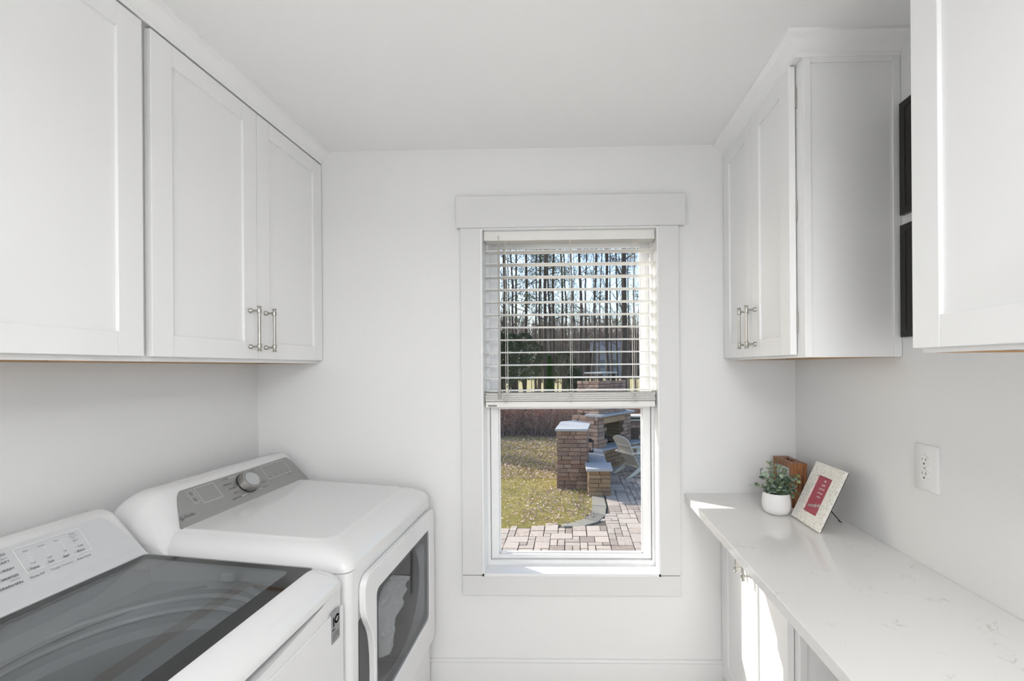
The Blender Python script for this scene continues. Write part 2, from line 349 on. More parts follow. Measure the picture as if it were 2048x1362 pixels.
body(t, XL+.001, FX-.022, 1.117, YW-.001, 1.495, 2.399)
door(t, FX, 1, 1.127, 1.5145, DZ0, DZ1, 1.477, 1.613); door(t, FX, 1, 1.5165, 1.916, DZ0, DZ1, 1.553, 1.613)
t = thing('wall_cabinet', (-1.28, .70, 1.495), 'white wall cabinet above the washer, cropped by the left edge of the photo', 'cabinet')
body(t, XL+.001, FX-.022, .30, 1.1166, 1.495, 2.399)
door(t, FX, 1, .70, 1.1035, DZ0, DZ1, .74, 1.613); door(t, FX, 1, .303, .698, DZ0, DZ1, .66, 1.613)
RX = .680
t = thing('wall_cabinet', (.84, 1.62, 1.495), 'white two-door wall cabinet right of the window, above the framed card and plant', 'cabinet')
body(t, RX+.024, XR-.001, 1.310, YW-.001, 1.495, 2.399)
d1 = door(t, RX, -1, 1.345, 1.624, DZ0-.004, DZ1+.008, 1.593, 1.613, hinge=1.36); door(t, RX, -1, 1.626, 1.916, DZ0-.004, DZ1+.008, 1.660, 1.613, hinge=1.90)
def side_skin(parent, x0, x1, y, z0, z1):
    obj('side_stile', MB().box(x0, x0+.022, y-.005, y, z0, z1), M['cab'], parent, bev=.001)
    obj('side_stile', MB().box(x1-.022, x1, y-.005, y, z0, z1), M['cab'], parent, bev=.001)
    obj('side_rail', MB().box(x0+.0225, x1-.0225, y-.005, y, z1-.02, z1), M['cab'], parent, bev=.001)
side_skin(t, RX+.024, XR-.001, 1.310, 1.495, 2.399)
t = thing('wall_cabinet', (.84, .49, 1.495), 'white wall cabinet nearest the camera, cropped by the right edge of the photo', 'cabinet')
body(t, RX+.022, XR-.001, .105, .872, 1.495, 2.399)
door(t, RX, -1, .490, .870, DZ0-.004, DZ1+.008, .53, 1.613); door(t, RX, -1, .107, .488, DZ0-.004, DZ1+.008, .45, 1.613)
# crown mouldings
CR = [(0, 2.394), (.005, 2.394), (.008, 2.400), (.008, 2.405), (.012, 2.408), (.018, 2.412), (.024, 2.421), (.028, 2.430), (.034, 2.437), (.043, 2.440), (.046, 2.442), (.046, ZC), (0, ZC)]
m = MB().prism([(FX-.022+.004+o+.014, z) for o, z in CR], 0, 'Y', .20, YW-.0005); m.box(XL, FX-.003, .30, YW-.0005, 2.399, ZC); struct('trim_6', m, M['cab'])
def crown_r(name, xf, ye, yw, ysgn):
    rr = [[(xf-o, yw, z) for o, z in CR], [(xf-o, ye-o, z) for o, z in CR], [(XR, ye-o, z) for o, z in CR]]
    m = MB().rings(rr); m.box(xf, XR, ye, yw, 2.399, ZC); struct(name, m, M['cab'])
crown_r('trim_7', RX+.004, 1.308, YW-.0005, 1)
rr = [[(RX+.004-o, .10, z) for o, z in CR], [(RX+.004-o, .872+o, z) for o, z in CR], [(XR, .872+o, z) for o, z in CR]]
m = MB().rings(rr); m.box(RX+.004, XR, .10, .872, 2.399, ZC); struct('trim_8', m, M['cab'])
# base cabinets
BX = .660
for i, (a, b, lab) in enumerate([(1.310, YW-.001, 'white two-door base cabinet under the countertop beside the window'), (.105, .872, 'white base cabinet under the near end of the countertop')]):
    t = thing('base_cabinet', (.82, (a+b)/2, 0), lab, 'cabinet')
    body(t, BX+.022, XR-.001, a, b, .10, .873, under=False)
    obj('toe_kick', MB().box(BX+.08, XR-.002, a+.002, b-.002, 0, .10), M['cab'], t)
    mid = (a+b)/2+.01
    door(t, BX, -1, a+.025, mid-.001, .112, .862, mid-.034, .762, st=.068); door(t, BX, -1, mid+.001, b-.003, .112, .862, mid+.034, .762, st=.068)
    if i == 0: side_skin(t, BX+.022, XR-.001, a, .10, .873)
tag(obj('countertop', MB().box(.500, XR-.0005, -.25, YW-.0005, .877, .907), M['quartz'], bev=.0025), 'white quartz countertop with faint grey veins along the right wall', 'countertop')

# ------------------------------------------------------------------ blind
B = thing('window_blind', (0, 1.955, 1.29), 'white horizontal slat blind lowered over the upper half of the window', 'blind')
BX0, BX1 = -.386, .380
obj('headrail', MB().box(BX0, BX1, 1.925, 1.990, 2.040, 2.083), M['slat'], B, bev=.002)
def slat_mesh():
    pr = [(-.0315, 0), (-.016, .0022), (0, .003), (.016, .0022), (.0315, 0), (.0315, -.0028), (.016, -.0008), (0, 0), (-.016, -.0008), (-.0315, -.0028)]
    return MB().prism([(y, z) for y, z in pr], 0, 'X', -.3805, .3805)
sm_ = slat_mesh().mesh('slat'); sm_.materials.append(M['slat']); smooth(sm_)
def slat(z, dy=0, dx=0, rot=0):
    o = bpy.data.objects.new('slat', sm_); C.objects.link(o); o.parent = B; o.matrix_parent_inverse = Matrix.Translation(-Vector(B.location))
    o.location = (-.003+dx+.0, 1.957+dy, z); o.rotation_euler = (rot, 0, 0)
for i in range(11): slat(1.996-.0572*i, rot=R(1.0))
slat(1.3665, 0, 0)
for i in range(8): slat(1.3215+.0047*i, random.Random(i).uniform(-.002, .002), random.Random(i+9).uniform(-.003, .003))
obj('bottom_rail', MB().box(BX0+.003, BX1-.003, 1.926, 1.988, 1.291, 1.316), M['slat'], B, bev=.003)
rb = MB()
for x in (-.325, .0, .325): rb.lathe([(.0022, 0), (.0022, .0015)], 10, (x, 1.9262, 1.300), 'Y')
for x in (-.29, .0, .286):
    rb_ = MB()
    for y in (1.9235, 1.990): rb_.tube([(x, y, 2.04), (x, y, 1.31)], .0011, 6)
    rb_.tube([(x+.008, 1.9235, 2.04), (x+.008, 1.9235, 1.31)], .0007, 5)
    obj('ladder_cord', rb_, M['cord'], B)
    # slack loops bunched on the slat stack
    q = random.Random(int(x*100)+50); lp = MB()
    for k in range(5):
        zc = 1.362-.0115*k; pts = []
        a = q.uniform(.010, .017)
        for s in range(13):
            u = s/12*2*PI; pts.append((x+a*math.cos(u)+q.uniform(-.001, .001), 1.919+.002*math.sin(u*2), zc+.006*math.sin(u)))
        lp.tube(pts, .0010, 5)
    obj('slack_loop', lp, M['cord'], B)
for p in rb.v: pass
obj('rail_plug', rb, M['dark_plastic'], B)['kind'] = 'stuff'
obj('maker_tag', MB().box(-.371, -.333, 1.9245, 1.9258, 1.2955, 1.3015), M['black'], B, label='small black tag')
lt = MB()
for k in range(9): lt.box(-.368+k*.0037, -.366+k*.0037, 1.9240, 1.9246, 1.2975, 1.2995)
obj('tag_lettering', lt, M['ink_white'], B)['kind'] = 'stuff'
m = MB().tube([(-.318, 1.917, 2.035), (-.318, 1.915, 1.40)], .0036, 6); m.tube([(-.318, 1.915, 1.405), (-.318, 1.915, 1.33)], [.005, .0058], 10)
wd = obj('tilt_wand', m, mat('grey_clear_wand', (.42, .40, .37), .3, var=.05), B)
obj('wand_hook', MB().tube([(-.318, 1.925, 2.062), (-.318, 1.915, 2.058), (-.321, 1.913, 2.05), (-.316, 1.914, 2.042), (-.318, 1.917, 2.034)], .0014, 6), M['nickel'], wd)

# ------------------------------------------------------------------ text helper
def text2d(s, size, align='CENTER', shear=0, space=1.0):
    cu = bpy.data.curves.new('tmp_text', 'FONT'); cu.body = s; cu.size = size; cu.align_x = align; cu.align_y = 'CENTER'; cu.shear = shear; cu.space_character = space; cu.resolution_u = 2
    o = bpy.data.objects.new('tmp_text', cu); C.objects.link(o)
    dg = bpy.context.evaluated_depsgraph_get(); me = bpy.data.meshes.new_from_object(o.evaluated_get(dg))
    v = [tuple(p.co)[:2] for p in me.vertices]; f = [tuple(p.vertices) for p in me.polygons]
    bpy.data.objects.remove(o); bpy.data.curves.remove(cu); bpy.data.meshes.remove(me)
    return v, f
class Face:
    """flat printed layer: origin, u and v axes, normal lift"""
    def __init__(s, o, u, v, lift=.0006): s.o = Vector(o); s.u = Vector(u).normalized(); s.v = Vector(v).normalized(); s.n = s.u.cross(s.v)*lift; s.mb = MB()
    def P(s, a, b, k=1): return tuple(s.o+s.u*a+s.v*b+s.n*k)
    def text(s, t, a, b, size, align='CENTER', bold=0, shear=0, rot=0, space=1.0):
        v, f = text2d(t, size, align, shear, space)
        c, d = math.cos(rot), math.sin(rot)
        for off in ([(0, 0)] if not bold else [(-bold, 0), (bold, 0), (0, bold)]):
            s.mb.add([s.P(a+x*c-y*d+off[0], b+x*d+y*c+off[1]) for x, y in v], f)
    def poly(s, pts, k=1): s.mb.add([s.P(a, b, k) for a, b in pts], [tuple(range(len(pts)))])
    def line(s, pts, w, closed=False):
        pts = list(pts)+([pts[0]] if closed else [])
        for (a, b), (c, d) in zip(pts, pts[1:]):
            L = math.hypot(c-a, d-b)
            if L < 1e-7: continue
            nx, ny = -(d-b)/L*w/2, (c-a)/L*w/2; ex, ey = (c-a)/L*w/2, (d-b)/L*w/2
            s.poly([(a+nx-ex, b+ny-ey), (c+nx+ex, d+ny+ey), (c-nx+ex, d-ny+ey), (a-nx-ex, b-ny-ey)])
    def ring(s, a, b, r, w, a0=0, a1=360, n=24):
        s.line([(a+r*math.cos(R(a0+(a1-a0)*i/n)), b+r*math.sin(R(a0+(a1-a0)*i/n))) for i in range(n+1)], w)
    def disc(s, a, b, r, n=24, k=1): s.poly([(a+r*math.cos(2*PI*i/n), b+r*math.sin(2*PI*i/n)) for i in range(n)], k)

# ------------------------------------------------------------------ laundry machines
def machine(y0, y1, xf, ztop, slope, zseam, prof):
    """rounded top deck following the slope towards the front"""
    rr = []
    for ins, dz in prof:
        ring = []
        for x, y in rrect(-1.33+ins*.3, xf-ins, y0+ins*.75, y1-ins*.75, max(.03-ins*.1, .012)+ins*.2, 5):
            zt = ztop-slope*(x+1.165)
            z = zseam if dz <= -.0749 else zseam+(zt-zseam)*(1+dz/.075)
            ring.append((x, y, z))
        rr.append(ring)
    return rr
def console(y0, y1, top, zb, nearr, farr):
    """sloped control console lofted along y"""
    pr = [(-1.33, zb-.06), (-1.33, top-.03), (-1.325, top-.010), (-1.305, top), (-1.262, top+.002), (-1.243, top-.006), (-1.236, top-.014), (-1.162, top-.112), (-1.150, top-.126), (-1.135, zb-.02), (-1.12, zb-.06)]
    rr = []
    st = []
    for i in range(9):
        a = PI/2*i/8; st.append((y0+nearr*(1-math.cos(a)), math.sin(a)))
    for i in range(9):
        a = PI/2*(1-i/8); st.append((y1-farr*(1-math.cos(a)), math.sin(a)))
    for y, k in st:
        k = .30+.70*k
        ring = []
        for x, z in pr:
            zz = zb+(z-zb)*k if z > zb else z
            xx = x if x < -1.31 else x-(1-k)*.03*(1 if z > zb else 0)
            ring.append((xx, y, zz))
        rr.append(ring)
    return rr
def ctrl_panel(bot, top, z0, z1, name, matl, parent):
    """bot=(ya,yb) top=(ya,yb); plane x -1.16..-1.23"""
    rows = [(-1.1465, z0-.016, 0), (-1.1495, z0-.012, 0), (-1.154, z0-.006, 0), (-1.160, z0+.002, 0)]
    for k in range(1, 9):
        f = k/8; rows.append((-1.16-.07*f, z0+.002+(z1-z0-.002)*f, f))
    vs = []; fs = []; nn = len(rows)
    rad = .010
    for i, (x, z, f) in enumerate(rows):
        a = bot[0]+(top[0]-bot[0])*f; b = bot[1]+(top[1]-bot[1])*f
        ins = 0
        if i == nn-1: ins = rad
        if i == nn-2: ins = rad*.15
        if i == 0: ins = rad*.8
        if i == 1: ins = rad*.3
        vs += [(x+.0022, a+ins, z+.0018), (x+.0022, b-ins, z+.0018), (x-.003, b-ins, z-.003), (x-.003, a+ins, z-.003)]
    for i in range(nn-1):
        for j in range(4):
            k = (j+1) % 4; fs.append((i*4+j, i*4+k, (i+1)*4+k, (i+1)*4+j))
    fs += [(0, 1, 2, 3), tuple((nn-1)*4+j for j in range(4))]
    return obj(name, MB().add(vs, fs), matl, parent, sm=True)
# ---- dryer
D = thing('clothes_dryer', (-.97, 1.53, 0), 'white front-loading dryer with a dark grey control panel beside the window wall', 'dryer')
DY0, DY1 = 1.187, 1.880
bod = obj('cabinet_body', MB().rings([[(x, y, z) for x, y in rrect(-1.33, -.622, DY0, DY1, .022)] for z in (.02, .8965)]), M['enamel'], D)
boolean(bod, MB().box(-1.15, -.55, 1.30, 1.81, .40, .815))
obj('top_deck', MB().rings(machine(DY0, DY1, -.620, 1.000, .072, .8985, [(0, -.075), (0, -.066), (.0015, -.058), (.006, -.048), (.013, -.0375), (.023, -.0275), (.036, -.0185), (.052, -.011), (.069, -.0055), (.085, -.0022), (.0875, -.0008), (.0915, 0), (.10, 0)]), cap0=True), M['enamel'], D)
obj('console', MB().rings(console(DY0+.004, DY1, 1.108, .955, .11, .035)), M['enamel'], D)
for fx in (-1.27, -.68):
    for fy in (1.24, 1.82): obj('foot', MB().lathe([(.022, 0), (.022, .012), (.012, .014), (.012, .022)], 12, (fx, fy, 0)), M['dark_plastic'], D)
cp = ctrl_panel((1.252, 1.853), (1.312, 1.834), .998, 1.090, 'control_panel', M['panel_grey'], D)
sl = Vector((-.07, 0, .09)).normalized()
def zf(z, z0): return (z-z0)/sl.z     # height -> distance along the slope
O0 = (-1.16+.0040, 0, 1.0+.0032)
F = Face(O0, (0, 1, 0), sl)
def Z(z): return zf(z, 1.0)
F.line([(1.334, Z(1.082)), (1.353, Z(1.082)), (1.353, Z(1.045)), (1.334, Z(1.045))], .0007, True)
F.line([(1.334, Z(1.0635)), (1.353, Z(1.0635))], .0005)
F.line([(1.363, Z(1.083)), (1.437, Z(1.083)), (1.437, Z(1.037)), (1.363, Z(1.037))], .0009, True)
F.line([(1.660, Z(1.083)), (1.792, Z(1.083)), (1.792, Z(1.037)), (1.660, Z(1.037))], .0009, True)
F.line([(1.502, Z(1.081)), (1.53, Z(1.081))], .0012); F.line([(1.502, Z(1.018)), (1.525, Z(1.018))], .0016); F.line([(1.585, Z(1.018)), (1.60, Z(1.018))], .0012)
obj('printed_outline', F.mb, M['ink_white'], cp, sm=False)['kind'] = 'stuff'
F = Face(O0, (0, 1, 0), sl)
F.ring(1.3435, Z(1.0725), .0034, .0009, 60, 360+30); F.line([(1.3435, Z(1.0725)), (1.3435, Z(1.0725)+.0042)], .0009)
F.poly([(1.338, Z(1.051)), (1.338, Z(1.057)), (1.343, Z(1.054))]); F.line([(1.3455, Z(1.0515)), (1.3455, Z(1.0565))], .001); F.line([(1.3485, Z(1.0515)), (1.3485, Z(1.0565))], .001)
F.disc(1.268, Z(1.0215), .0068); F.text('Profile', 1.278, Z(1.0215), .0135, 'LEFT')
for i, s_ in enumerate(['NORMAL', 'MIXED LOAD', 'DELICATE', 'BULKY', 'WARM UP DRY']):
    F.text(s_, 1.500, Z(1.081-.0157*i), .0058, 'RIGHT', .0001)
for i, s_ in enumerate(['TOWELS', 'JEANS', 'CASUAL', 'ACTIVEWEAR', 'TIMED DRY']):
    F.text(s_, 1.605, Z(1.081-.0157*i), .0058, 'LEFT', .0001)
for i, s_ in enumerate(['Dry', 'Temp', 'Time', 'Level']): F.text(s_, 1.677+i*.033, Z(1.0415), .0056)
for i, s_ in enumerate(['Max', 'High', 'More']): F.text(s_, 1.677+i*.033, Z(1.079), .0045)
for i in range(4):
    F.text('Low', 1.677+i*.033, Z(1.0500), .0042); F.text('-', 1.672, Z(1.058+.005*i), .005)
F.text('Sensor', 1.662, Z(1.028), .0056); F.text('My Cycle', 1.775, Z(1.028), .0056)
obj('lettering', F.mb, M['ink'], cp, sm=False)['kind'] = 'stuff'
F = Face(O0, (0, 1, 0), sl, .0009)
F.ring(1.268, Z(1.0215), .0055, .0005); F.text('GE', 1.268, Z(1.0215), .0072, shear=.3)
for a in (45, 135, 225, 315): F.ring(1.268+.0046*math.cos(R(a)), Z(1.0215)+.0046*math.sin(R(a)), .0009, .0003, n=8)
obj('roundel_emblem', F.mb, M['panel_silver'], cp, sm=False, label='round monogram emblem')
# knob
kn = MB(); kc = Vector((-1.16, 1.560, 1.0))+sl*Z(1.050); nn_ = Vector((sl.z, 0, -sl.x))
def lathe_dir(prof, c, n, seg=40):
    a = Vector((0, 1, 0)); b = n.cross(a); rr = []
    for r, h in prof: rr.append([tuple(c+n*h+(a*math.cos(2*PI*j/seg)+b*math.sin(2*PI*j/seg))*r) for j in range(seg)])
    return MB().rings(rr)
obj('knob_gasket', lathe_dir([(.0405, .002), (.0405, .0055), (.037, .0065)], kc, nn_), M['black'], cp)
kb = obj('cycle_knob', lathe_dir([(.0385, .006), (.0370, .026), (.0355, .0295), (.0300, .0300), (.0290, .0285), (.001, .0285)], kc, nn_), M['knob_side'], D)
fm = mat('spun_metal_cap', (.55, .57, .58), .22, metal=1)
def radial(m):
    n = m.node_tree.nodes; l = m.node_tree.links; b = n['Principled BSDF']; b.inputs['Anisotropic'].default_value = .85
    tg = n.new('ShaderNodeTangent'); tg.direction_type = 'RADIAL'; tg.axis = 'X'; l.new(tg.outputs[0], b.inputs['Tangent'])
radial(fm)
ck = obj('knob_cap', lathe_dir([(.0285, 0), (.0280, .0012), (.001, .0016)], Vector((0, 0, 0)), Vector((1, 0, 0)), 48), fm, kb)
ck.matrix_local = Matrix.Translation(kc+nn_*.0287) @ nn_.to_track_quat('X', 'Z').to_matrix().to_4x4()
# door
dpoly = []
def arc(cx, cy, r, a0, a1, n=6): return [(cx+r*math.cos(R(a0+(a1-a0)*i/n)), cy+r*math.sin(R(a0+(a1-a0)*i/n))) for i in range(n+1)]
dpoly += arc(1.866-.03, .30+.03, .03, -90, 0) + arc(1.866-.03, .862-.03, .03, 0, 90) + arc(1.237+.04, .862-.04, .04, 90, 180)
dpoly += [(1.237, .79), (1.239, .765), (1.246, .742), (1.258, .718), (1.272, .695), (1.283, .67), (1.290, .64), (1.295, .60), (1.297, .55), (1.296, .50), (1.291, .46), (1.282, .43), (1.266, .405), (1.250, .385), (1.240, .365), (1.237, .34)]
dpoly += arc(1.237+.03, .30+.03, .03, 180, 270)
dr = obj('door', MB().prism(dpoly, 0, 'X', -.621, -.601), M['enamel'], D, bev=.004, seg=3)
wpoly = rrect(1.312, 1.800, .418, .790, .02)
boolean_target = dr
dr.modifiers.clear()
boolean(dr, MB().prism(wpoly, 0, 'X', -.66, -.55))
mm_ = dr.modifiers.new('bevel', 'BEVEL'); mm_.width = .003; mm_.segments = 3; mm_.limit_method = 'ANGLE'; mm_.angle_limit = R(35); mm_.harden_normals = True
wp2 = rrect(1.3125, 1.7995, .4185, .7895, .02)
obj('door_glass', MB().add([(-.6035, a, b) for a, b in wp2], [tuple(range(len(wp2)))]), M['doorglass'], dr, sm=False)
ib = MB(); ip = rrect(1.345, 1.772, .448, .765, .05)
ib.rings([[(-.610, a, b) for a, b in wp2], [(-.612, a, b) for a, b in wp2][:0] or [(-.6125, a, b) for a, b in ip]], False, False)
obj('window_bezel', ib, M['gasket'], dr, sm=False, label='dark ring behind the door glass')
hp = [(1.236, .735), (1.243, .742), (1.258, .735), (1.275, .712), (1.288, .68), (1.296, .64), (1.302, .60), (1.304, .50), (1.298, .45), (1.285, .42), (1.262, .39), (1.243, .375), (1.236, .38)]
obj('handle_recess', MB().prism(hp, 0, 'X', -.623, -.6195), M['dark_plastic'], D)
hp2 = [(1.236, .800), (1.262, .800), (1.262, .742), (1.243, .743), (1.236, .740)]
obj('handle_surround', MB().prism(hp2, 0, 'X', -.6225, -.6195), mat('mid_grey_plastic', (.36, .36, .37), .4, var=.03), D, label='grey handle surround')  # mid-grey plate above the dark handle recess
# drum
dd = MB().rings([[(-.64, 1.555+.235*math.cos(2*PI*j/36), .607+.20*math.sin(2*PI*j/36)) for j in range(36)], [(-1.12, 1.555+.25*math.cos(2*PI*j/36), .607+.205*math.sin(2*PI*j/36)) for j in range(36)]], False, True)
obj('drum', dd, M['steel'], D)
# towel inside the drum, pressed against the glass
def towel():
    n, mrows = 40, 48; vs = []; fs = []
    key = [(0, 1.530, .712, 1.705, .622), (.25, 1.475, .690, 1.700, .590), (.5, 1.430, .640, 1.680, .550), (.72, 1.410, .585, 1.590, .520), (.85, 1.415, .555, 1.610, .500), (1, 1.405, .500, 1.560, .465)]
    for i in range(mrows+1):
        v = i/mrows
        for k0, k1 in zip(key, key[1:]):
            if v <= k1[0]: break
        t = (v-k0[0])/(k1[0]-k0[0]); e = [p+(q_-p)*t for p, q_ in zip(k0, k1)]
        for j in range(n+1):
            u = j/n
            fold = .007*math.sin(u*9+v*4)+.004*math.sin(v*24+u*3)
            if v > .62: fold += .012*math.sin(u*34+5*v)*(v-.62)/.38
            y = e[1]+(e[3]-e[1])*u+.004*math.sin(v*30); z = e[2]+(e[4]-e[2])*u+.004*math.sin(u*30)*v
            vs.append((-.648+fold-.03*(2*u-1)**4, y, z))
    for i in range(mrows):
        for j in range(n):
            a = i*(n+1)+j; fs.append((a, a+1, a+n+2, a+n+1))
    return MB().add(vs, fs)
to = obj('towel', towel(), M['towel']); sf = to.modifiers.new('thick', 'SOLIDIFY'); sf.thickness = .006
tag(to, 'grey-white woven towel bunched behind the dryer door glass', 'towel')
fr_ = MB(); q = random.Random(2)
for k in range(24):
    u = k/23; fr_.tube([(-.655, 1.530+.175*u, .712-.09*u), (-.652, 1.536+.175*u, .727-.09*u)], [.0032, .0026], 5)
obj('fringe', fr_, M['towel'], to)

# ---- washer
Wm = thing('washing_machine', (-.97, .82, 0), 'white top-loading washing machine with a glass lid in the foreground', 'washing machine')
WY0, WY1 = .478, 1.166
bod = obj('cabinet_body', MB().rings([[(x, y, z) for x, y in rrect(-1.33, -.627, WY0, WY1, .022)] for z in (.02, .880)]), M['enamel'], Wm)
boolean(bod, MB().box(-1.14, -.68, .53, 1.12, .45, 1.0))
rr = machine(WY0, WY1, -.622, .980, .083, .8815, [(0, -.075), (0, -.064), (.002, -.052), (.007, -.040), (.014, -.029), (.024, -.019), (.036, -.0105), (.048, -.0045), (.058, -.0012), (.066, 0), (.075, 0)])
td = obj('lid_frame', MB().rings(rr), M['enamel'], Wm)
gx0, gx1, gy0, gy1 = -1.150, -.692, .51, 1.136
gp = rrect(gx0, gx1, gy0, gy1, .012)
boolean(td, MB().prism(gp, 0, 'Z', .80, 1.2))
def gz(x): return .980-.083*(x+1.165)-.0025
obj('lid_glass', MB().add([(x, y, gz(x)) for x, y in rrect(gx0-.002, gx1+.002, gy0-.002, gy1+.002, .012)], [tuple(range(24))]), M['lidglass'], Wm, sm=False)
frm = MB()
a = rrect(gx0, gx1, gy0, gy1, .012); b = rrect(gx0+.02, gx1-.048, gy0+.03, gy1-.022, .02)
frm.rings([[(x, y, gz(x)-.0016) for x, y in a], [(x, y, gz(x)-.0016) for x, y in b]], False, False)
obj('glass_border', frm, mat('grey_frit', (.055, .055, .055), .5, var=.02), Wm, sm=False, label='dark border printed under the lid glass')
obj('console', MB().rings(console(WY0, WY1, 1.096, .94, .035, .038)), M['enamel'], Wm)
for fx in (-1.27, -.68):
    for fy in (.54, 1.11): obj('foot', MB().lathe([(.022, 0), (.022, .012), (.012, .014), (.012, .022)], 12, (fx, fy, 0)), M['dark_plastic'], Wm)
cp = ctrl_panel((.512, 1.139), (.545, 1.102), .982, 1.088, 'control_panel', M['panel_silver'], Wm)
obj('chrome_trim', MB().tube([(-1.140, .50, .9655), (-1.140, 1.148, .9655)], .0028, 8), M['nickel'], Wm, label='thin chrome strip')
sl2 = Vector((-.07, 0, .095)).normalized()
O1 = (-1.16+.0042, -.011, .984+.0034)
F = Face(O1, (0, 1, 0), Vector((-.07, 0, .104)))
sz = F.v.z
def Z2(z): return (1.028+(z-1.018)*1.19-.984)/sz
F.line([(.921, Z2(1.060)), (1.047, Z2(1.060)), (1.047, Z2(1.018)), (.921, Z2(1.018))], .0014, True)
for i in range(4):
    for k in range(3): F.line([(.938+.031*i, Z2(1.035+.006*k)), (.941+.031*i, Z2(1.035+.006*k))], .0012)
F.ring(.70, Z2(1.03), .05, .0012); 
obj('printed_outline', F.mb, M['ink_white'], cp, sm=False)['kind'] = 'stuff'
F = Face(O1, (0, 1, 0), Vector((-.07, 0, .104)))
rows = ['TOWELS', 'BULKY', 'QUICK WASH', 'SANITIZE', 'DRAIN+SPIN']
for i, s_ in enumerate(rows): F.text(s_, .908, Z2(1.0583-.0124*i), .0068, 'RIGHT', .00012)
for i, s_ in enumerate(['Temp', 'Soil', 'Spin', 'Rinse']): F.text(s_, .9365+.030*i, Z2(1.0225), .0074, 'CENTER', .00012)
for a_, b_2, s_ in [(.938, 1.0525, 'Hot'), (.967, 1.0525, 'Heavy'), (.995, 1.0525, 'Max'), (1.029, 1.0545, 'Deep'), (1.029, 1.042, 'Extra'), (1.031, 1.0305, 'Single'), (.9385, 1.0300, 'Cold'), (.969, 1.0300, 'Light'), (.999, 1.0305, 'Off')]:
    F.text(s_, a_, Z2(b_2), .0052)
F.text('Deep Fill', .9335, Z2(1.0095), .0070); F.text('Auto Soak', 1.024, Z2(1.0095), .0070)
obj('lettering', F.mb, M['ink'], cp, sm=False)['kind'] = 'stuff'
F = Face(O1, (0, 1, 0), Vector((-.07, 0, .104)))
F.text('Tangle Control', .979, Z2(1.0095), .0070); F.text('Sheets', .908, Z2(1.0520), .0048, 'RIGHT'); F.text('with Oxi', .908, Z2(1.0158), .0048, 'RIGHT'); F.text('with fabric', 1.029, Z2(1.0500), .0036); F.text('softener', 1.029, Z2(1.0470), .0036); F.text('°F', .9365, Z2(1.0195), .003)
obj('fine_lettering', F.mb, M['ink_soft'], cp, sm=False)['kind'] = 'stuff'
# selector knob of the washer (just out of frame)
kc2 = Vector((-1.16, .70, .981))+F.v*Z2(1.03)
obj('cycle_knob', lathe_dir([(.0385, .003), (.0370, .024), (.0355, .0275), (.001, .0275)], kc2, Vector((F.v.z, 0, -F.v.x))), M['knob_side'], Wm)
# tub
tb = MB(); tcx, tcy = -.905, .83
rings = []
for r, z in [(.30, .900), (.255, .895), (.235, .890), (.232, .872), (.222, .868), (.222, .85), (.205, .835), (.200, .60), (.195, .56), (.10, .545), (.09, .60), (.06, .66), (.01, .67)]:
    rings.append([(tcx+r*math.cos(2*PI*j/48)*(.98 if r < .25 else .82), tcy+r*math.sin(2*PI*j/48), z) for j in range(48)])
tb.rings(rings, False, True)
obj('wash_tub', tb, M['tub'], Wm)
rg = MB()
for r, z in ((.243, .897), (.226, .876)):
    rg.tube([(tcx+r*math.cos(2*PI*j/48)*.97, tcy+r*math.sin(2*PI*j/48), z) for j in range(49)], .006, 8, False)
obj('tub_rim', rg, M['tub_white'], Wm)
obj('deck_tray', MB().rings([[(x, y, .9025) for x, y in rrect(gx0-.0, gx1+.0, gy0, gy1, .02)], [(x, y, .898) for x, y in rrect(gx0+.02, gx1-.02, gy0+.03, gy1-.03, .2)]], False, False), M['tub_white'], Wm)
obj('lid_latch', MB().box(-.905, -.87, 1.085, 1.100, .925, .945), M['tub_white'], Wm, bev=.003)
# front panel with scooped lid opening
fp_ = MB().box(-.6275, -.6235, .49, 1.158, .06, .83); obj('front_panel', fp_, M['enamel'], Wm, bev=.0015)
sc = []
for i in range(17):
    u = i/16; y = .50+.60*u; sc.append((y, .8800-.026*math.sin(PI*u)**.8))
sc = [(a_, .886) for a_, _ in sc[::-1]]+sc
boolean(bod, MB().prism(sc, 0, 'X', -.668, -.60)); bod.name = 'cabinet_body'
bd = Face((-.6234, 0, 0), (0, 1, 0), (0, 0, 1), .0008)
st_ = obj('warranty_badge', MB().prism(rrect(1.098, 1.138, .755, .838, .004), 0, 'X', -.6236, -.6226), M['sticker'], Wm, label='small grey sticker with a 10 on it')
bd = Face((-.6226, 0, 0), (0, 1, 0), (0, 0, 1), .0005)
bd.text('1', 1.108, .808, .034, bold=.0012); bd.ring(1.124, .812, .009, .0048, 30, 350); bd.text('YEAR', 1.108, .790, .006, bold=.0003)
for k in range(4): bd.line([(1.104, .780-.005*k), (1.132, .780-.005*k)], .0012)
obj('badge_print', bd.mb, M['ink'], st_, sm=False)['kind'] = 'stuff'

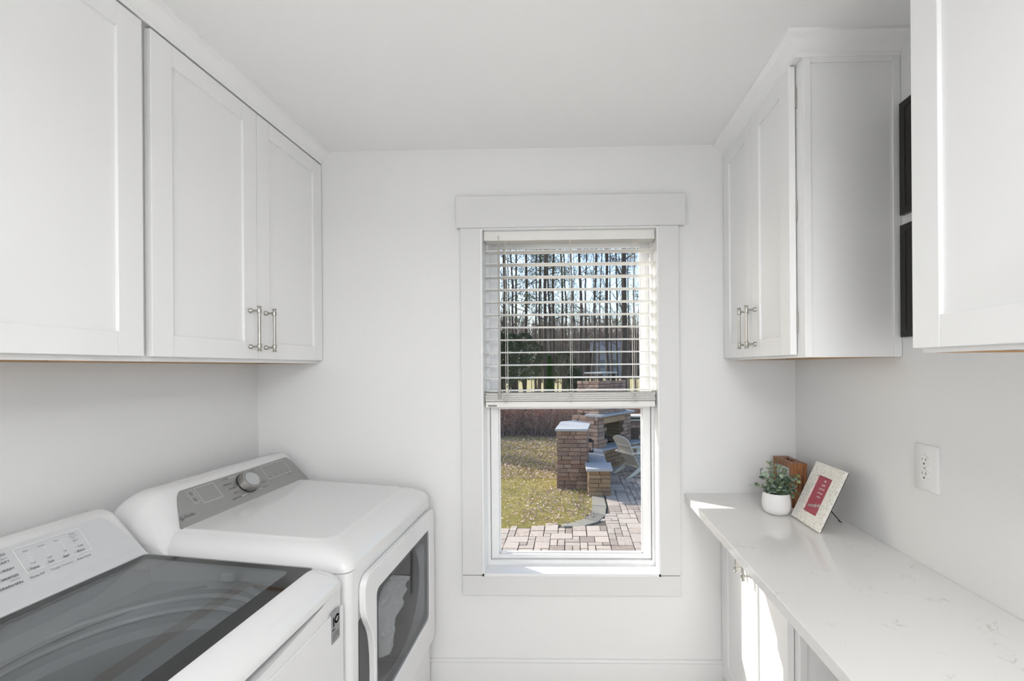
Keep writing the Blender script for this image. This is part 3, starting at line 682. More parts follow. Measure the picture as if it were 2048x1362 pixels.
# ------------------------------------------------------------------ outlet
Oo = thing('power_outlet', (XR, 1.219, 1.183), 'white duplex power outlet on the right wall above the countertop', 'outlet')
py, pz = 1.219, 1.183
pl = MB().rings([[(XR, a, b) for a, b in rrect(py-.041, py+.041, pz-.065, pz+.065, .004, 3)], [(XR-.003, a, b) for a, b in rrect(py-.041, py+.041, pz-.065, pz+.065, .004, 3)], [(XR-.0075, a, b) for a, b in rrect(py-.036, py+.036, pz-.060, pz+.060, .004, 3)]])
pp = obj('cover_plate', pl, M['plastic_w'], Oo)
for s in (-1, 1):
    cz = pz+s*.0195
    pts = [(py+max(-.0145, min(.0145, .0172*math.cos(2*PI*j/32))), cz+.0165*math.sin(2*PI*j/32)) for j in range(32)]
    rc = obj('receptacle', MB().prism(pts, 0, 'X', XR-.0095, XR-.007), M['plastic_w'], Oo, bev=.0006)
    h = MB(); h.box(XR-.0098, XR-.0092, py-.0070, py-.0054, cz+.001, cz+.009); h.box(XR-.0098, XR-.0092, py+.0054, py+.0068, cz+.002, cz+.008)
    h.prism([(py+.0026*math.cos(2*PI*j/12), cz-.0075+.0028*math.sin(2*PI*j/12)) for j in range(12)], 0, 'X', XR-.0098, XR-.0092)
    obj('slots', h, M['dark_plastic'], rc)
obj('screw', MB().lathe([(.0025, 0), (.0025, .0012)], 12, (XR-.0075, py, pz), '-X'), M['nickel'], Oo)
# black framed pictures between the right-hand cabinets
for z0, z1, lab in ((1.912, 2.243, 'black framed picture high on the right wall between the cabinets, upper of two'), (1.552, 1.882, 'black framed picture on the right wall between the cabinets, lower of two')):
    t = thing('wall_picture', (XR, 1.13, (z0+z1)/2), lab, 'picture')
    y0, y1 = .966, 1.296; f = MB(); ww = .02
    f.box(XR-.013, XR, y0, y1, z0, z0+ww); f.box(XR-.013, XR, y0, y1, z1-ww, z1); f.box(XR-.013, XR, y0, y0+ww, z0+ww, z1-ww); f.box(XR-.013, XR, y1-ww, y1, z0+ww, z1-ww)
    obj('frame', f, M['black'], t, bev=.001)
    obj('print', MB().box(XR-.011, XR-.002, y0+ww, y1-ww, z0+ww, z1-ww), mat('dark_print_field', (.016, .014, .012), .5, var=.4, vscale=12), t)

# ------------------------------------------------------------------ objects on the countertop
CT = .907
# framed card
ff = thing('photo_frame', (.86, 1.543, CT), 'pearl mosaic frame with a rose-red lettered card, leaning back on the countertop', 'picture frame')
p0 = Vector((.830, 1.625, CT+.0005)); uu = Vector((.004, -.163, 0)); fl = .2225
vv = Vector((.095, -.001, .201)).normalized(); un = uu.normalized(); nf = un.cross(vv)   # outward = towards -x
if nf.x > 0: nf = -nf
def FP(a, b, d=0): return tuple(p0+un*a+vv*b+nf*d)
Wd, Hd = uu.length, fl; bw = .043
def slab(mb, a0, a1, b0, b1, d0, d1):
    mb.add([FP(a0,b0,d0),FP(a1,b0,d0),FP(a1,b1,d0),FP(a0,b1,d0),FP(a0,b0,d1),FP(a1,b0,d1),FP(a1,b1,d1),FP(a0,b1,d1)], [(0,1,2,3),(4,5,6,7),(0,1,5,4),(1,2,6,5),(2,3,7,6),(3,0,4,7)])
f = MB(); slab(f, 0, Wd, 0, bw-.002, 0, .012); slab(f, 0, Wd, Hd-bw, Hd, 0, .012); slab(f, 0, bw-.003, bw-.002, Hd-bw, 0, .012); slab(f, Wd-bw+.003, Wd, bw-.002, Hd-bw, 0, .012)
obj('frame', f, M['frame_pearl'], ff)
f = MB(); slab(f, .001, Wd-.001, .001, Hd-.001, -.003, -.0002); obj('back_board', f, M['black'], ff)
f = MB(); slab(f, bw-.006, Wd-bw+.006, bw-.006, Hd-bw+.006, .0005, .004); cdp = obj('card', f, M['card'], ff)
F = Face(FP(0, 0, .0045), un, vv); F.n = nf*.0008
F.text('wonderful', Wd/2, .072, .0195, shear=.35, rot=R(14), space=.82, bold=.0002)
for i, (s_, z_, q_) in enumerate([('life', .165, .012), ('with', .150, .012), ('you is', .136, .013), ('oh so', .120, .013), ('very', .106, .012)]): F.text(s_, Wd/2+.002, z_, q_, shear=.3, space=.9)
obj('lettering', F.mb, M['ink_white'], cdp, sm=False)['kind'] = 'stuff'
m = MB().tube([FP(Wd*.25, Hd*.52, -.004), (.962, 1.563, CT+.003)], .0018, 6); m.tube([(.962, 1.555, CT+.003), (.962, 1.572, CT+.003)], .0018, 6)
obj('easel_leg', m, M['black'], ff, label='thin black metal easel leg')
# wooden box
wx = thing('wooden_box', (.90, 1.795, CT), 'striped teak box with a slot in its top behind the potted plant', 'box')
x0, x1, y0, y1, h = .871, .931, 1.718, 1.874, .1745
T_ = .011
def wp(n_, *a, **k): return obj(n_, MB().box(*a), M['teak'], wx, bev=.0008, **k)
def wstrip(n_, *a, **k): return wp(n_, *a, **k)
wstrip('bottom_board', x0, x1, y0, y1, CT, CT+T_)
for k in range(4):   # striped end made of four upright strips
    a_ = x0+(x1-x0)*k/4; wstrip('end_strip', a_+.0002, a_+(x1-x0)/4-.0002, y0, y0+T_, CT+T_, CT+h-T_)
    wstrip('end_strip', a_+.0002, a_+(x1-x0)/4-.0002, y1-T_, y1, CT+T_, CT+h-T_)
tp = wstrip('top_board', x0, x1, y0, y1, CT+h-T_, CT+h); tp.modifiers.clear(); boolean(tp, MB().box(.892, .910, 1.765, 1.825, CT+.1, CT+.3))
wstrip('back_board', x1-T_, x1, y0+T_, y1-T_, CT+T_, CT+h-T_)
for a_ in ((y0+T_, y1-T_, CT+T_, CT+T_+.012), (y0+T_, y1-T_, CT+h-T_-.012, CT+h-T_), (y0+T_, y0+T_+.012, CT+T_+.012, CT+h-T_-.012), (y1-T_-.012, y1-T_, CT+T_+.012, CT+h-T_-.012)):
    wstrip('front_strip', x0, x0+.006, *a_)
obj('front_card', MB().box(x0+.006, x0+.009, y0+T_, y1-T_, CT+T_, CT+h-T_), M['paper'], wx, label='pale blue-grey card behind the front opening')
# potted plant
pt = thing('potted_plant', (.783, 1.662, CT), 'small eucalyptus-like plant in a round white ceramic pot', 'plant')
px_, py_ = .783, 1.662
obj('pot', MB().lathe([(.001, .0), (.030, .0), (.040, .004), (.047, .013), (.0505, .026), (.051, .045), (.0495, .062), (.047, .078), (.0465, .081), (.0445, .081), (.0440, .070), (.001, .070)], 40, (px_, py_, CT)), M['ceramic'], pt)
obj('soil', MB().lathe([(.0435, .0702), (.03, .0745), (.001, .0765)], 24, (px_, py_, CT)), M['soil'], pt)
q = random.Random(11)
leafs = []
for k in range(3):
    v = [(0, 0, 0)]; n = 10
    for j in range(n):
        a_ = 2*PI*j/n; r_ = 1 if k == 0 else (1+.15*math.cos(a_))
        v.append((.5+.5*math.cos(a_)*r_, .46*math.sin(a_), .10*abs(math.sin(a_))+.06*math.cos(a_)))
    v[0] = (.5, 0, -.03)
    fcs = [(0, 1+j, 1+(j+1) % n) for j in range(n)]
    me = rawmesh('leaf', v, fcs); me.materials.append(M['leafg']); smooth(me, 80); leafs.append(me)
ends = [(-.088, -.01, .035), (-.060, .0, .085), (-.050, -.02, .070), (-.035, -.03, .040), (-.020, .01, .115), (.000, -.02, .060), (.005, .01, .118), (.012, -.035, .035), (.030, -.01, .080), (.045, -.02, .060), (.055, -.03, .030), (.075, .0, .070), (.085, -.01, .055), (.048, -.04, -.002), (-.010, -.045, .030), (-.045, -.035, .022), (.025, .02, .095), (.03, -.045, .012), (-.012, -.05, .058), (.02, -.03, .088), (.060, .01, .045), (-.03, .0, .088), (.040, .02, .088), (.012, -.05, .02), (.065, -.03, .008)]
for ex, ey, ez in ends:
    base = Vector((px_+ex*.25, py_+ey*.3, CT+.072)); tip = Vector((px_+ex, py_+ey, CT+.076+ez)); midp = (base+tip)/2+Vector((ex*.05, 0, .018))
    pts = [base*(1-s)**2+midp*2*s*(1-s)+tip*s*s for s in [i/6 for i in range(7)]]
    s_o = obj('sprig', MB().tube(pts, [.0012, .0011, .001, .0009, .0008, .0007, .0006], 5), M['stem'], pt)
    nl = 12
    for i in range(nl):
        s = .22+.78*i/(nl-1); p = base*(1-s)**2+midp*2*s*(1-s)+tip*s*s
        o = bpy.data.objects.new('leaf', leafs[i % 3]); C.objects.link(o); o.parent = s_o
        sz_ = q.uniform(.016, .026)*(1-.25*s)
        o.location = p; o.scale = (sz_, sz_, sz_)
        o.rotation_euler = (q.uniform(-.8, .8), q.uniform(-.9, .5), q.uniform(0, 2*PI))
# unseen fill lamp behind the camera, added to brighten the room
LX, LY = .25, -.95
cl = thing('fill_lamp', (LX, LY, ZC), 'added long white suspended fill-light panel, unseen above the view', 'lamp')
obj('fill_base', MB().box(LX-.27, LX+.27, LY-.65, LY+.65, ZC-.29, ZC-.26), M['trim'], cl, bev=.004)
obj('diffuser', MB().box(LX-.25, LX+.25, LY-.63, LY+.63, ZC-.305, ZC-.290), M['fill_glow'], cl, bev=.003)
lp = bpy.data.lights.new('fill_lamp_light', 'AREA'); lp.shape = 'RECTANGLE'; lp.size = .5; lp.size_y = 1.25; lp.energy = 33; lp.color = (.97, .985, 1)
lo = bpy.data.objects.new('fill_lamp_light', lp); C.objects.link(lo); lo.location = (LX, LY, ZC-.31)
for y_ in (-.5, .5): obj('suspension_rod', MB().tube([(LX, LY+y_, ZC-.26), (LX, LY+y_, ZC)], .004, 8), M['nickel'], cl)
lp = bpy.data.lights.new('fill_lamp_uplight', 'AREA'); lp.shape = 'RECTANGLE'; lp.size = .5; lp.size_y = 1.25; lp.energy = 22; lp.color = (.99, .99, 1)  # upward fill added to lift the ceiling brightness
lo = bpy.data.objects.new('fill_lamp_uplight', lp); C.objects.link(lo); lo.location = (LX, LY, ZC-.25); lo.rotation_euler = (PI, 0, 0)


# ================================================================== outdoors
G = -.78
rnd = random.Random(7)
ow = MB(); ow.box(-6, OX0-.0, YW+.16, YW+.20, G, OZ0-.02) if False else None
# ground: lawn sheet and patio base
def ground_z(x, y): return G+.012*math.sin(x*1.3+y*.7)+(0 if y < 20 else .0)
n_ = 60; vs = []; fs = []
gx = [-90+180*(i/n_) for i in range(n_+1)]; gy = [2.3+ (130-2.3)*(j/n_)**2 for j in range(n_+1)]
for y in gy:
    for x in gx: vs.append((x, y, G-.012))
for j in range(n_):
    for i in range(n_): a = j*(n_+1)+i; fs.append((a, a+1, a+n_+2, a+n_+1))
lawn = struct('floor_lawn', MB().add(vs, fs), M['lawn'], sm=False)
edge = [(-12, 5.78), (-3, 5.80), (-1.6, 5.84), (-.98, 5.93), (-.62, 6.01), (-.38, 6.08), (-.15, 6.11), (.06, 6.20), (.20, 6.36), (.29, 6.60), (.335, 6.90), (.345, 7.25), (.345, 9.0), (.345, 12.0), (12, 12.0), (12, 2.3), (-12, 2.3)]
base = MB().rings([[(x, y, G-.05) for x, y in edge], [(x, y, G-.004) for x, y in edge]])
patio = struct('floor_patio', base, M['joint'], sm=False)
# curved flagstone kerb
kin = [(.345, 7.42), (.335, 6.92), (.285, 6.58), (.19, 6.33), (.05, 6.19), (-.16, 6.10)]
kout = [(.560, 7.42), (.560, 6.88), (.510, 6.47), (.385, 6.20), (.15, 6.03), (-.12, 6.02)]
for i in range(len(kin)-1):
    a, b, c, d = [Vector((*p, 0)) for p in (kin[i], kin[i+1], kout[i+1], kout[i])]
    cc = (a+b+c+d)/4; pl_ = [(p+(cc-p)*.03) for p in (a, b, c, d)]
    obj('kerb_stone', MB().prism([(p.x, p.y) for p in pl_], 0, 'Z', G-.01, G+.018), M['kerb'], patio, bev=.004)
def in_kerb(x, y):
    if y > 7.45: return x < .30
    best = None
    if x < -.14: return y > 6.03+(-.14-x)*.0-(.0 if x > -.4 else (-.4-x)*.16)
    # inside of the curve (towards the lawn) of the outer kerb line
    pts = [(.575, 7.45), (.575, 6.86), (.525, 6.45), (.395, 6.18), (.16, 6.015), (-.14, 6.00)]
    for (x0_, y0_), (x1_, y1_) in zip(pts, pts[1:]):
        if (y-y0_)*(y-y1_) <= 0 and y0_ != y1_:
            xx = x0_+(x1_-x0_)*(y-y0_)/(y1_-y0_); return x < xx
    return False
# ashlar pavers on a 9.5 cm module
U_ = .096; pv = []
grid = {}
X0, Y0, NX, NY = -2.2, 4.62, 58, 62
q = random.Random(21)
kinds = [(3, 2), (2, 2), (2, 1), (2, 3), (1, 2), (1, 1), (2, 2), (3, 2), (2, 1)]
for j in range(NY):
    for i in range(NX):
        if (i, j) in grid: continue
        ks = kinds[:]; q.shuffle(ks)
        for a, b in ks+[(1, 1)]:
            if all((i+di, j+dj) not in grid and i+di < NX and j+dj < NY for di in range(a) for dj in range(b)):
                for di in range(a):
                    for dj in range(b): grid[(i+di, j+dj)] = 1
                pv.append((X0+i*U_, Y0+j*U_, a*U_, b*U_)); break
def stone_mesh(name, seed, cut=.03, bulge=.12):
    """unit block, 44 triangles or so, hewn top edge"""
    q = random.Random(seed); bm = bmesh.new(); bmesh.ops.create_cube(bm, size=1)
    bmesh.ops.bevel(bm, geom=list(bm.edges), offset=cut, segments=1, affect='EDGES')
    for v in bm.verts: v.co += Vector((q.uniform(-1, 1), q.uniform(-1, 1), q.uniform(-1, 1)))*cut*.5
    me = bpy.data.meshes.new(name); bm.to_mesh(me); bm.free(); return me
def stone_set(name, mtl, n=5, cut=.035):
    out = []
    for i in range(n):
        me = stone_mesh(name, i*7+3, cut); me.materials.append(mtl); smooth(me, 25); out.append(me)
    return out
pav = stone_set('paver', M['paver'], 5, .03)
vis = []; rest = []
for x, y, a, b in pv:
    cx_, cy_ = x+a/2, y+b/2
    bad = sum(in_kerb(px-.06, py+.05) for px, py in ((x+.02, y+.02), (x+a-.02, y+.02), (x+.02, y+b-.02), (x+a-.02, y+b-.02), (cx_, cy_))) >= 4
    if bad: continue
    if -.36 < cx_-.49 < .36 and 7.4 < cy_ < 10 and cx_ < .68: continue
    if abs(cx_)/cy_ < .178 and cy_ > 5.0 and cy_ < 9.3: vis.append((cy_, cx_, a, b))
    else: rest.append((cx_, cy_, a, b))
vis.sort(); rest += [(v[1], v[0], v[2], v[3]) for v in vis[300:]]; vis = vis[:300]
for cy_, cx_, a, b in vis:
    o = bpy.data.objects.new('paver', pav[q.randrange(5)]); C.objects.link(o); o.parent = patio
    o.location = (cx_, cy_, G-.008+q.uniform(-.003, .003)); o.scale = (a-.010, b-.010, .04); o.rotation_euler = (q.uniform(-.01, .01), q.uniform(-.01, .01), 0)
sm2 = MB()
for cx_, cy_, a, b in rest:
    a -= .010; b -= .010; sm2.box(cx_-a/2, cx_+a/2, cy_-b/2, cy_+b/2, G-.03, G+.012+q.uniform(-.003, .003))
o = obj('paver_field', sm2, M['paver'], patio, sm=False); o['kind'] = 'stuff'
# grass blades and leaf litter
def scatter(nb, region, fn):
    v = []; f = []
    for _ in range(nb):
        x, y = region()
        a, b = fn(x, y); n = len(v); v += a; f += [tuple(i+n for i in t) for t in b]
    return v, f
def lawn_pt(q, y0=5.85, y1=14.5, pw=1.5):
    while True:
        y = y0+(y1-y0)*q.random()**pw; x = q.uniform(-.20*y-.3, .5)
        if y < 6.02 and x > -.3: continue
        if y < 5.95+(.0 if x < -1 else (x+1)*.16): continue
        if x > .33: continue
        if y < 7.4 and in_kerb(x, y) is False and x > -.12: continue
        if y < 6.35 and x > .05: continue
        if -.27 < x < .36 and 7.88 < y < 9.1: continue
        return x, y
q1 = random.Random(5)
def blade(x, y):
    h = q1.uniform(.018, .045)*(1+.03*(y-6)); w_ = .0028*(1+.10*(y-6)); a = q1.uniform(0, PI); lx, ly = q1.uniform(-.02, .02), q1.uniform(-.02, .02); c, s = math.cos(a)*w_, math.sin(a)*w_
    z = G-.012
    return [(x-c, y-s, z), (x+c, y+s, z), (x+lx, y+ly, z+h)], [(0, 1, 2)]
v, f = scatter(60000, lambda: lawn_pt(q1), blade)
o = obj('grass', rawmesh('grass', v, f), M['grass'], sm=False); o['kind'] = 'stuff'; tag(o, 'yellow-green winter lawn grass beyond the patio', 'grass')
def leaf_l(x, y):
    r_ = q1.uniform(.010, .026)*(1+.05*(y-6)); a = q1.uniform(0, 2*PI); c, s = math.cos(a)*r_, math.sin(a)*r_; z = G+q1.uniform(.008, .035); t1, t2 = q1.uniform(-.012, .02), q1.uniform(-.012, .02)
    return [(x-c, y-s, z), (x+s*.7, y-c*.7, z+t1), (x+c, y+s, z+t2*.3), (x-s*.7, y+c*.7, z+t2)], [(0, 1, 2), (0, 2, 3)]
def leaf_pt():
    while True:
        x, y = lawn_pt(q1, 5.85, 14.5, 1.0)
        d = .7 if (x > -.75 and 6.1 < y < 7.9) else (.22 if y < 8.6 else 1.0)
        if q1.random() < d: return x, y
v, f = scatter(9500, leaf_pt, leaf_l)
o = obj('leaf_litter', rawmesh('leaf_litter', v, f), M['litter'], sm=False); o['kind'] = 'stuff'; tag(o, 'brown and pink fallen leaves scattered over the lawn', 'leaves')
# ---- masonry
SM = {k: stone_set('stone', M[k], 5, .05) for k in ('brick', 'brick_tan', 'brick_pink')}
def face_stones(parent, kind, p, u, nrm, width, height, ch=.078, wmin=.11, wmax=.26, depth=.06, hole=None, seed=0, name='stone', proud=.012, joint=.008):
    """courses of blocks on a vertical face; p = lower corner, u = direction along the face, nrm = outward"""
    q = random.Random(seed); p = Vector(p); u = Vector(u).normalized(); nr = Vector(nrm).normalized(); n = max(1, round(height/ch)); h = height/n; cnt = 0
    for r in range(n):
        x = 0
        while x < width-1e-4:
            w_ = q.uniform(wmin, wmax)
            if q.random() < .18: w_ = wmin*q.uniform(.75, 1)
            if width-x-w_ < wmin*.7: w_ = width-x
            zc = (r+.5)*h; xc = x+w_/2
            if hole and hole[0] < xc < hole[1] and zc < hole[2]: x += w_; continue
            o = bpy.data.objects.new(name, SM[kind][q.randrange(5)]); C.objects.link(o); o.parent = parent
            c = p+u*xc+Vector((0, 0, zc))+nr*(-depth/2+q.uniform(.3, 1)*proud)
            o.location = c
            o.rotation_euler = (0, 0, math.atan2(u.y, u.x)+q.uniform(-.02, .02)); o.scale = (w_-joint, depth, h-joint*q.uniform(.8, 1.4))
            cnt += 1; x += w_
    return cnt
def pillar(label, poly, z0, z1, kind, cap, capt, capname='cap_slab', seed=0, ch=.078, **k):
    core = MB().prism([(Vector(p)+(Vector((sum(a for a, _ in poly)/len(poly), sum(b for _, b in poly)/len(poly)))-Vector(p)).normalized()*.035)[:] for p in poly], 0, 'Z', z0-.05, z1)
    o = obj('stone_pillar', core, M['mortar'], sm=False); tag(o, label, 'pillar')
    m = len(poly)
    for i in range(m):
        a = Vector((*poly[i], z0)); b = Vector((*poly[(i+1) % m], z0)); u = b-a; nr = Vector((u.y, -u.x, 0))
        face_stones(o, kind, a, u, nr, u.length, z1-z0, ch=ch, seed=seed+i, **k)
    obj(capname, MB().prism(cap, 0, 'Z', z1, z1+capt), M['bluestone'], o, bev=.006)
    return o
# polygons run counter-clockwise, so the normal (u.y,-u.x) points outwards
pillar('tall stone pillar with a broad pale slab cap, rising from the lawn', [(-.262, 7.90), (.292, 7.88), (.345, 8.62), (.045, 9.02), (-.185, 8.80)], G, .290, 'brick', [(-.292, 7.845), (.306, 7.825), (.392, 8.66), (.055, 9.15), (-.215, 8.90)], .042, seed=3)
pillar('low tan stone pillar with a pale slab cap at the end of the seat wall', [(.300, 7.46), (.675, 7.46), (.690, 7.84), (.290, 7.84)], G, -.330, 'brick_tan', [(.258, 7.37), (.708, 7.365), (.722, 7.88), (.248, 7.88)], .045, seed=20)
# seat wall and hearth (one masonry mass with bluestone slabs)
hz = -.33
sw = obj('seat_wall', MB().prism([(.37, 7.86), (.62, 7.86), (.63, 9.30), (.95, 9.70), (1.75, 10.55), (2.75, 10.15), (2.9, 11.1), (1.2, 11.6), (.30, 9.62), (.37, 9.2)], 0, 'Z', G-.05, hz-.045), M['mortar'], sm=False)
tag(sw, 'low stone seat wall and raised hearth topped with blue-grey slabs', 'wall')
for a_, b_2, s_ in [((.655, 7.88), (.655, 9.30), 1), ((.655, 9.30), (.98, 9.67), 2), ((.98, 9.67), (1.78, 10.50), 3), ((1.78, 10.50), (2.33, 10.26), 4)]:
    a = Vector((*a_, G)); b = Vector((*b_2, G)); u = b-a; face_stones(sw, 'brick_tan', a, u, (u.y, -u.x, 0), u.length, hz-.045-G, seed=40+s_)
a = Vector((.335, 9.5, G)); b = Vector((.335, 7.9, G)); face_stones(sw, 'brick_tan', a, b-a, (-1, 0, 0), 1.6, hz-.045-G, seed=50)
for pl_ in [[(.33, 7.90), (.665, 7.90), (.672, 8.60), (.335, 8.60)], [(.335, 8.61), (.672, 8.61), (.680, 9.28), (.30, 9.30)], [(.30, 9.31), (.68, 9.29), (1.005, 9.66), (.72, 9.95), (.26, 9.75)], [(1.01, 9.67), (1.42, 10.09), (1.12, 10.38), (.73, 9.96)], [(1.43, 10.10), (1.81, 10.48), (1.52, 10.8), (1.13, 10.39)], [(1.82, 10.48), (2.38, 10.22), (2.5, 10.6), (1.53, 10.81)]]:
    obj('bluestone_slab', MB().prism(pl_, 0, 'Z', hz-.045, hz), M['bluestone'], sw, bev=.005)
# fireplace, turned about 51 degrees
uf = Vector((.627, .779, 0)).normalized(); nf2 = Vector((.779, -.627, 0)); bk = -nf2
P0 = Vector((.60, 9.42, hz))
fw_, fd_ = 1.36, .72
def quad(o_, w_, d_): return [tuple((o_)[:2]), tuple((o_+uf*w_)[:2]), tuple((o_+uf*w_+bk*d_)[:2]), tuple((o_+bk*d_)[:2])]
fp = MB()
ox0, ox1, oh = .30, .98, .52
ins = .035
def qb(mb, a0, a1, d0, d1, z0, z1): mb.prism([tuple((P0+uf*a0+bk*d0)[:2]), tuple((P0+uf*a1+bk*d0)[:2]), tuple((P0+uf*a1+bk*d1)[:2]), tuple((P0+uf*a0+bk*d1)[:2])], 0, 'Z', z0, z1)
qb(fp, ins, ox0-.02, ins, fd_-ins, hz, .36); qb(fp, ox1+.02, fw_-ins, ins, fd_-ins, hz, .36); qb(fp, ox0-.02, ox1+.02, ins, fd_-ins, hz+oh+.02, .36); qb(fp, ox0-.02, ox1+.02, .50, fd_-ins, hz, hz+oh+.02)
qb(fp, .13+ins, fw_-.13-ins, .06+ins, fd_-.06-ins, .36, 1.12)
fo = obj('stone_fireplace', fp, M['mortar'], sm=False); tag(fo, 'outdoor stone fireplace with an open firebox and blue-grey mantel slab', 'fireplace')
face_stones(fo, 'brick_pink', P0, uf, nf2, fw_, .36-hz-.0, hole=(ox0, ox1, oh), seed=61, ch=.082, wmin=.12, wmax=.27)
face_stones(fo, 'brick_pink', P0+bk*fd_, nf2, -uf, fd_, .36-hz, seed=62, ch=.082, proud=.035)
face_stones(fo, 'brick_pink', P0+uf*fw_, bk, uf, fd_, .36-hz, seed=63, ch=.082)
Q0 = P0+uf*.13+bk*.06; Q0.z = .40; cw, cdp_ = fw_-.26, fd_-.12
face_stones(fo, 'brick_pink', Q0, uf, nf2, cw, .74, seed=64, ch=.075)
face_stones(fo, 'brick_pink', Q0+bk*cdp_, nf2, -uf, cdp_, .74, seed=65, ch=.075, proud=.035)
lt_ = MB(); qb(lt_, ox0-.10, ox1+.10, -.012, .10, hz+oh, hz+oh+.12); obj('lintel_stone', lt_, M['brick_tan'], fo, bev=.01)
mt = MB(); qb(mt, -.04, fw_+.04, -.10, .34, .355, .405); obj('mantel_slab', mt, M['bluestone'], fo, bev=.005)
# firebrick lining
k_ = 0
for r in range(6):
    for c in range(3):
        x_ = ox0+.0+(ox1-ox0)*(c+(.5 if r % 2 else 0))/3
        w_ = min((ox1-ox0)/3, ox1-x_)
        f_ = MB(); qb(f_, x_+.004, x_+w_-.004, .46, .51, hz+.004+r*oh/6, hz-.004+(r+1)*oh/6); obj('firebrick', f_, M['firebrick'], fo, sm=False)
for sgn, xx in ((0, ox0-.025), (1, ox1-.015)):
    for r in range(6):
        f_ = MB(); qb(f_, xx, xx+.04, .06, .46, hz+.004+r*oh/6, hz-.004+(r+1)*oh/6); obj('firebrick', f_, M['firebrick'], fo, sm=False)
# chimney pot slab on four short legs
ct_ = MB(); qb(ct_, .30, .98, .12, .60, 1.30, 1.335); obj('chimney_slab', ct_, M['bluestone'], fo, bev=.004)
for a_, b_2 in ((.34, .16), (.90, .16), (.34, .52), (.90, .52)):
    f_ = MB(); qb(f_, a_, a_+.05, b_2, b_2+.05, 1.10, 1.30); obj('chimney_leg', f_, M['black'], fo, sm=False)
# burnt logs
for i, (a_, b_2, c_, d_) in enumerate([(.42, .20, .80, .30), (.46, .34, .86, .24), (.40, .28, .76, .36), (.52, .22, .66, .40)]):
    A_ = P0+uf*a_+bk*b_2; B_ = P0+uf*c_+bk*d_; z_ = hz+.05+.055*i
    o = obj('firewood_log', MB().tube([(A_.x, A_.y, z_), ((A_.x+B_.x)/2, (A_.y+B_.y)/2, z_+.015), (B_.x, B_.y, z_+.01)], [.035, .042, .034], 9), mat('charred_bark', (.05, .04, .035), .9, var=.4, vscale=20, bump=.6) if i == 0 else bpy.data.materials['charred_bark'])
    tag(o, 'charred log lying in the outdoor firebox', 'log', 'logs in the firebox')
# white-capped stone wing right of the fireplace
wgp = P0+uf*(fw_+.05)+bk*.15
wg = MB(); wg.prism([tuple((wgp+Vector((0, 0, 0)))[:2]), (wgp.x+1.3, wgp.y-.05), (wgp.x+1.3, wgp.y+.45), (wgp.x, wgp.y+.45)], 0, 'Z', -.05, .20)
for dx_ in (0, 1.0): wg.box(wgp.x+dx_, wgp.x+dx_+.3, wgp.y, wgp.y+.45, hz+.001, -.05)
wo = obj('wood_store', wg, M['mortar'], sm=False); tag(wo, 'stone wood store with two white cap boards right of the fireplace', 'wood store')
face_stones(wo, 'brick_pink', (wgp.x, wgp.y, -.05), (1, -.04, 0), (0, -1, 0), 1.3, .17, seed=70)
for z_ in (.135, .215): obj('cap_board', MB().box(wgp.x-.02, wgp.x+1.3, wgp.y-.10, wgp.y+.40, z_, z_+.035), M['chairw'], wo, bev=.003)
# black lantern on the seat wall
ln = thing('garden_lantern', (.45, 9.10, hz), 'small black lantern on the seat wall between the pillars and the fireplace', 'lantern')
lx, ly = .40, 9.08
obj('base', MB().box(lx-.07, lx+.07, ly-.07, ly+.07, hz, hz+.02), M['black'], ln, bev=.003)
for a_ in (-1, 1):
    for b_2 in (-1, 1): obj('post', MB().box(lx+a_*.06-.006, lx+a_*.06+.006, ly+b_2*.06-.006, ly+b_2*.06+.006, hz+.02, hz+.21), M['black'], ln)
obj('roof', MB().rings([[(lx+a_*s, ly+b_2*s, z_) for a_, b_2 in ((-1, -1), (1, -1), (1, 1), (-1, 1))] for s, z_ in ((.08, hz+.21), (.08, hz+.222), (.03, hz+.27), (.02, hz+.28))]), M['black'], ln)
obj('candle', MB().lathe([(.028, hz+.02), (.028, hz+.11), (.002, hz+.115)], 12, (lx, ly, 0)), M['brick'], ln, label='dull red candle')
obj('ring', MB().tube([(lx+.022*math.cos(2*PI*i/12), ly, hz+.30+.022*math.sin(2*PI*i/12)) for i in range(13)], .003, 5, False), M['black'], ln)
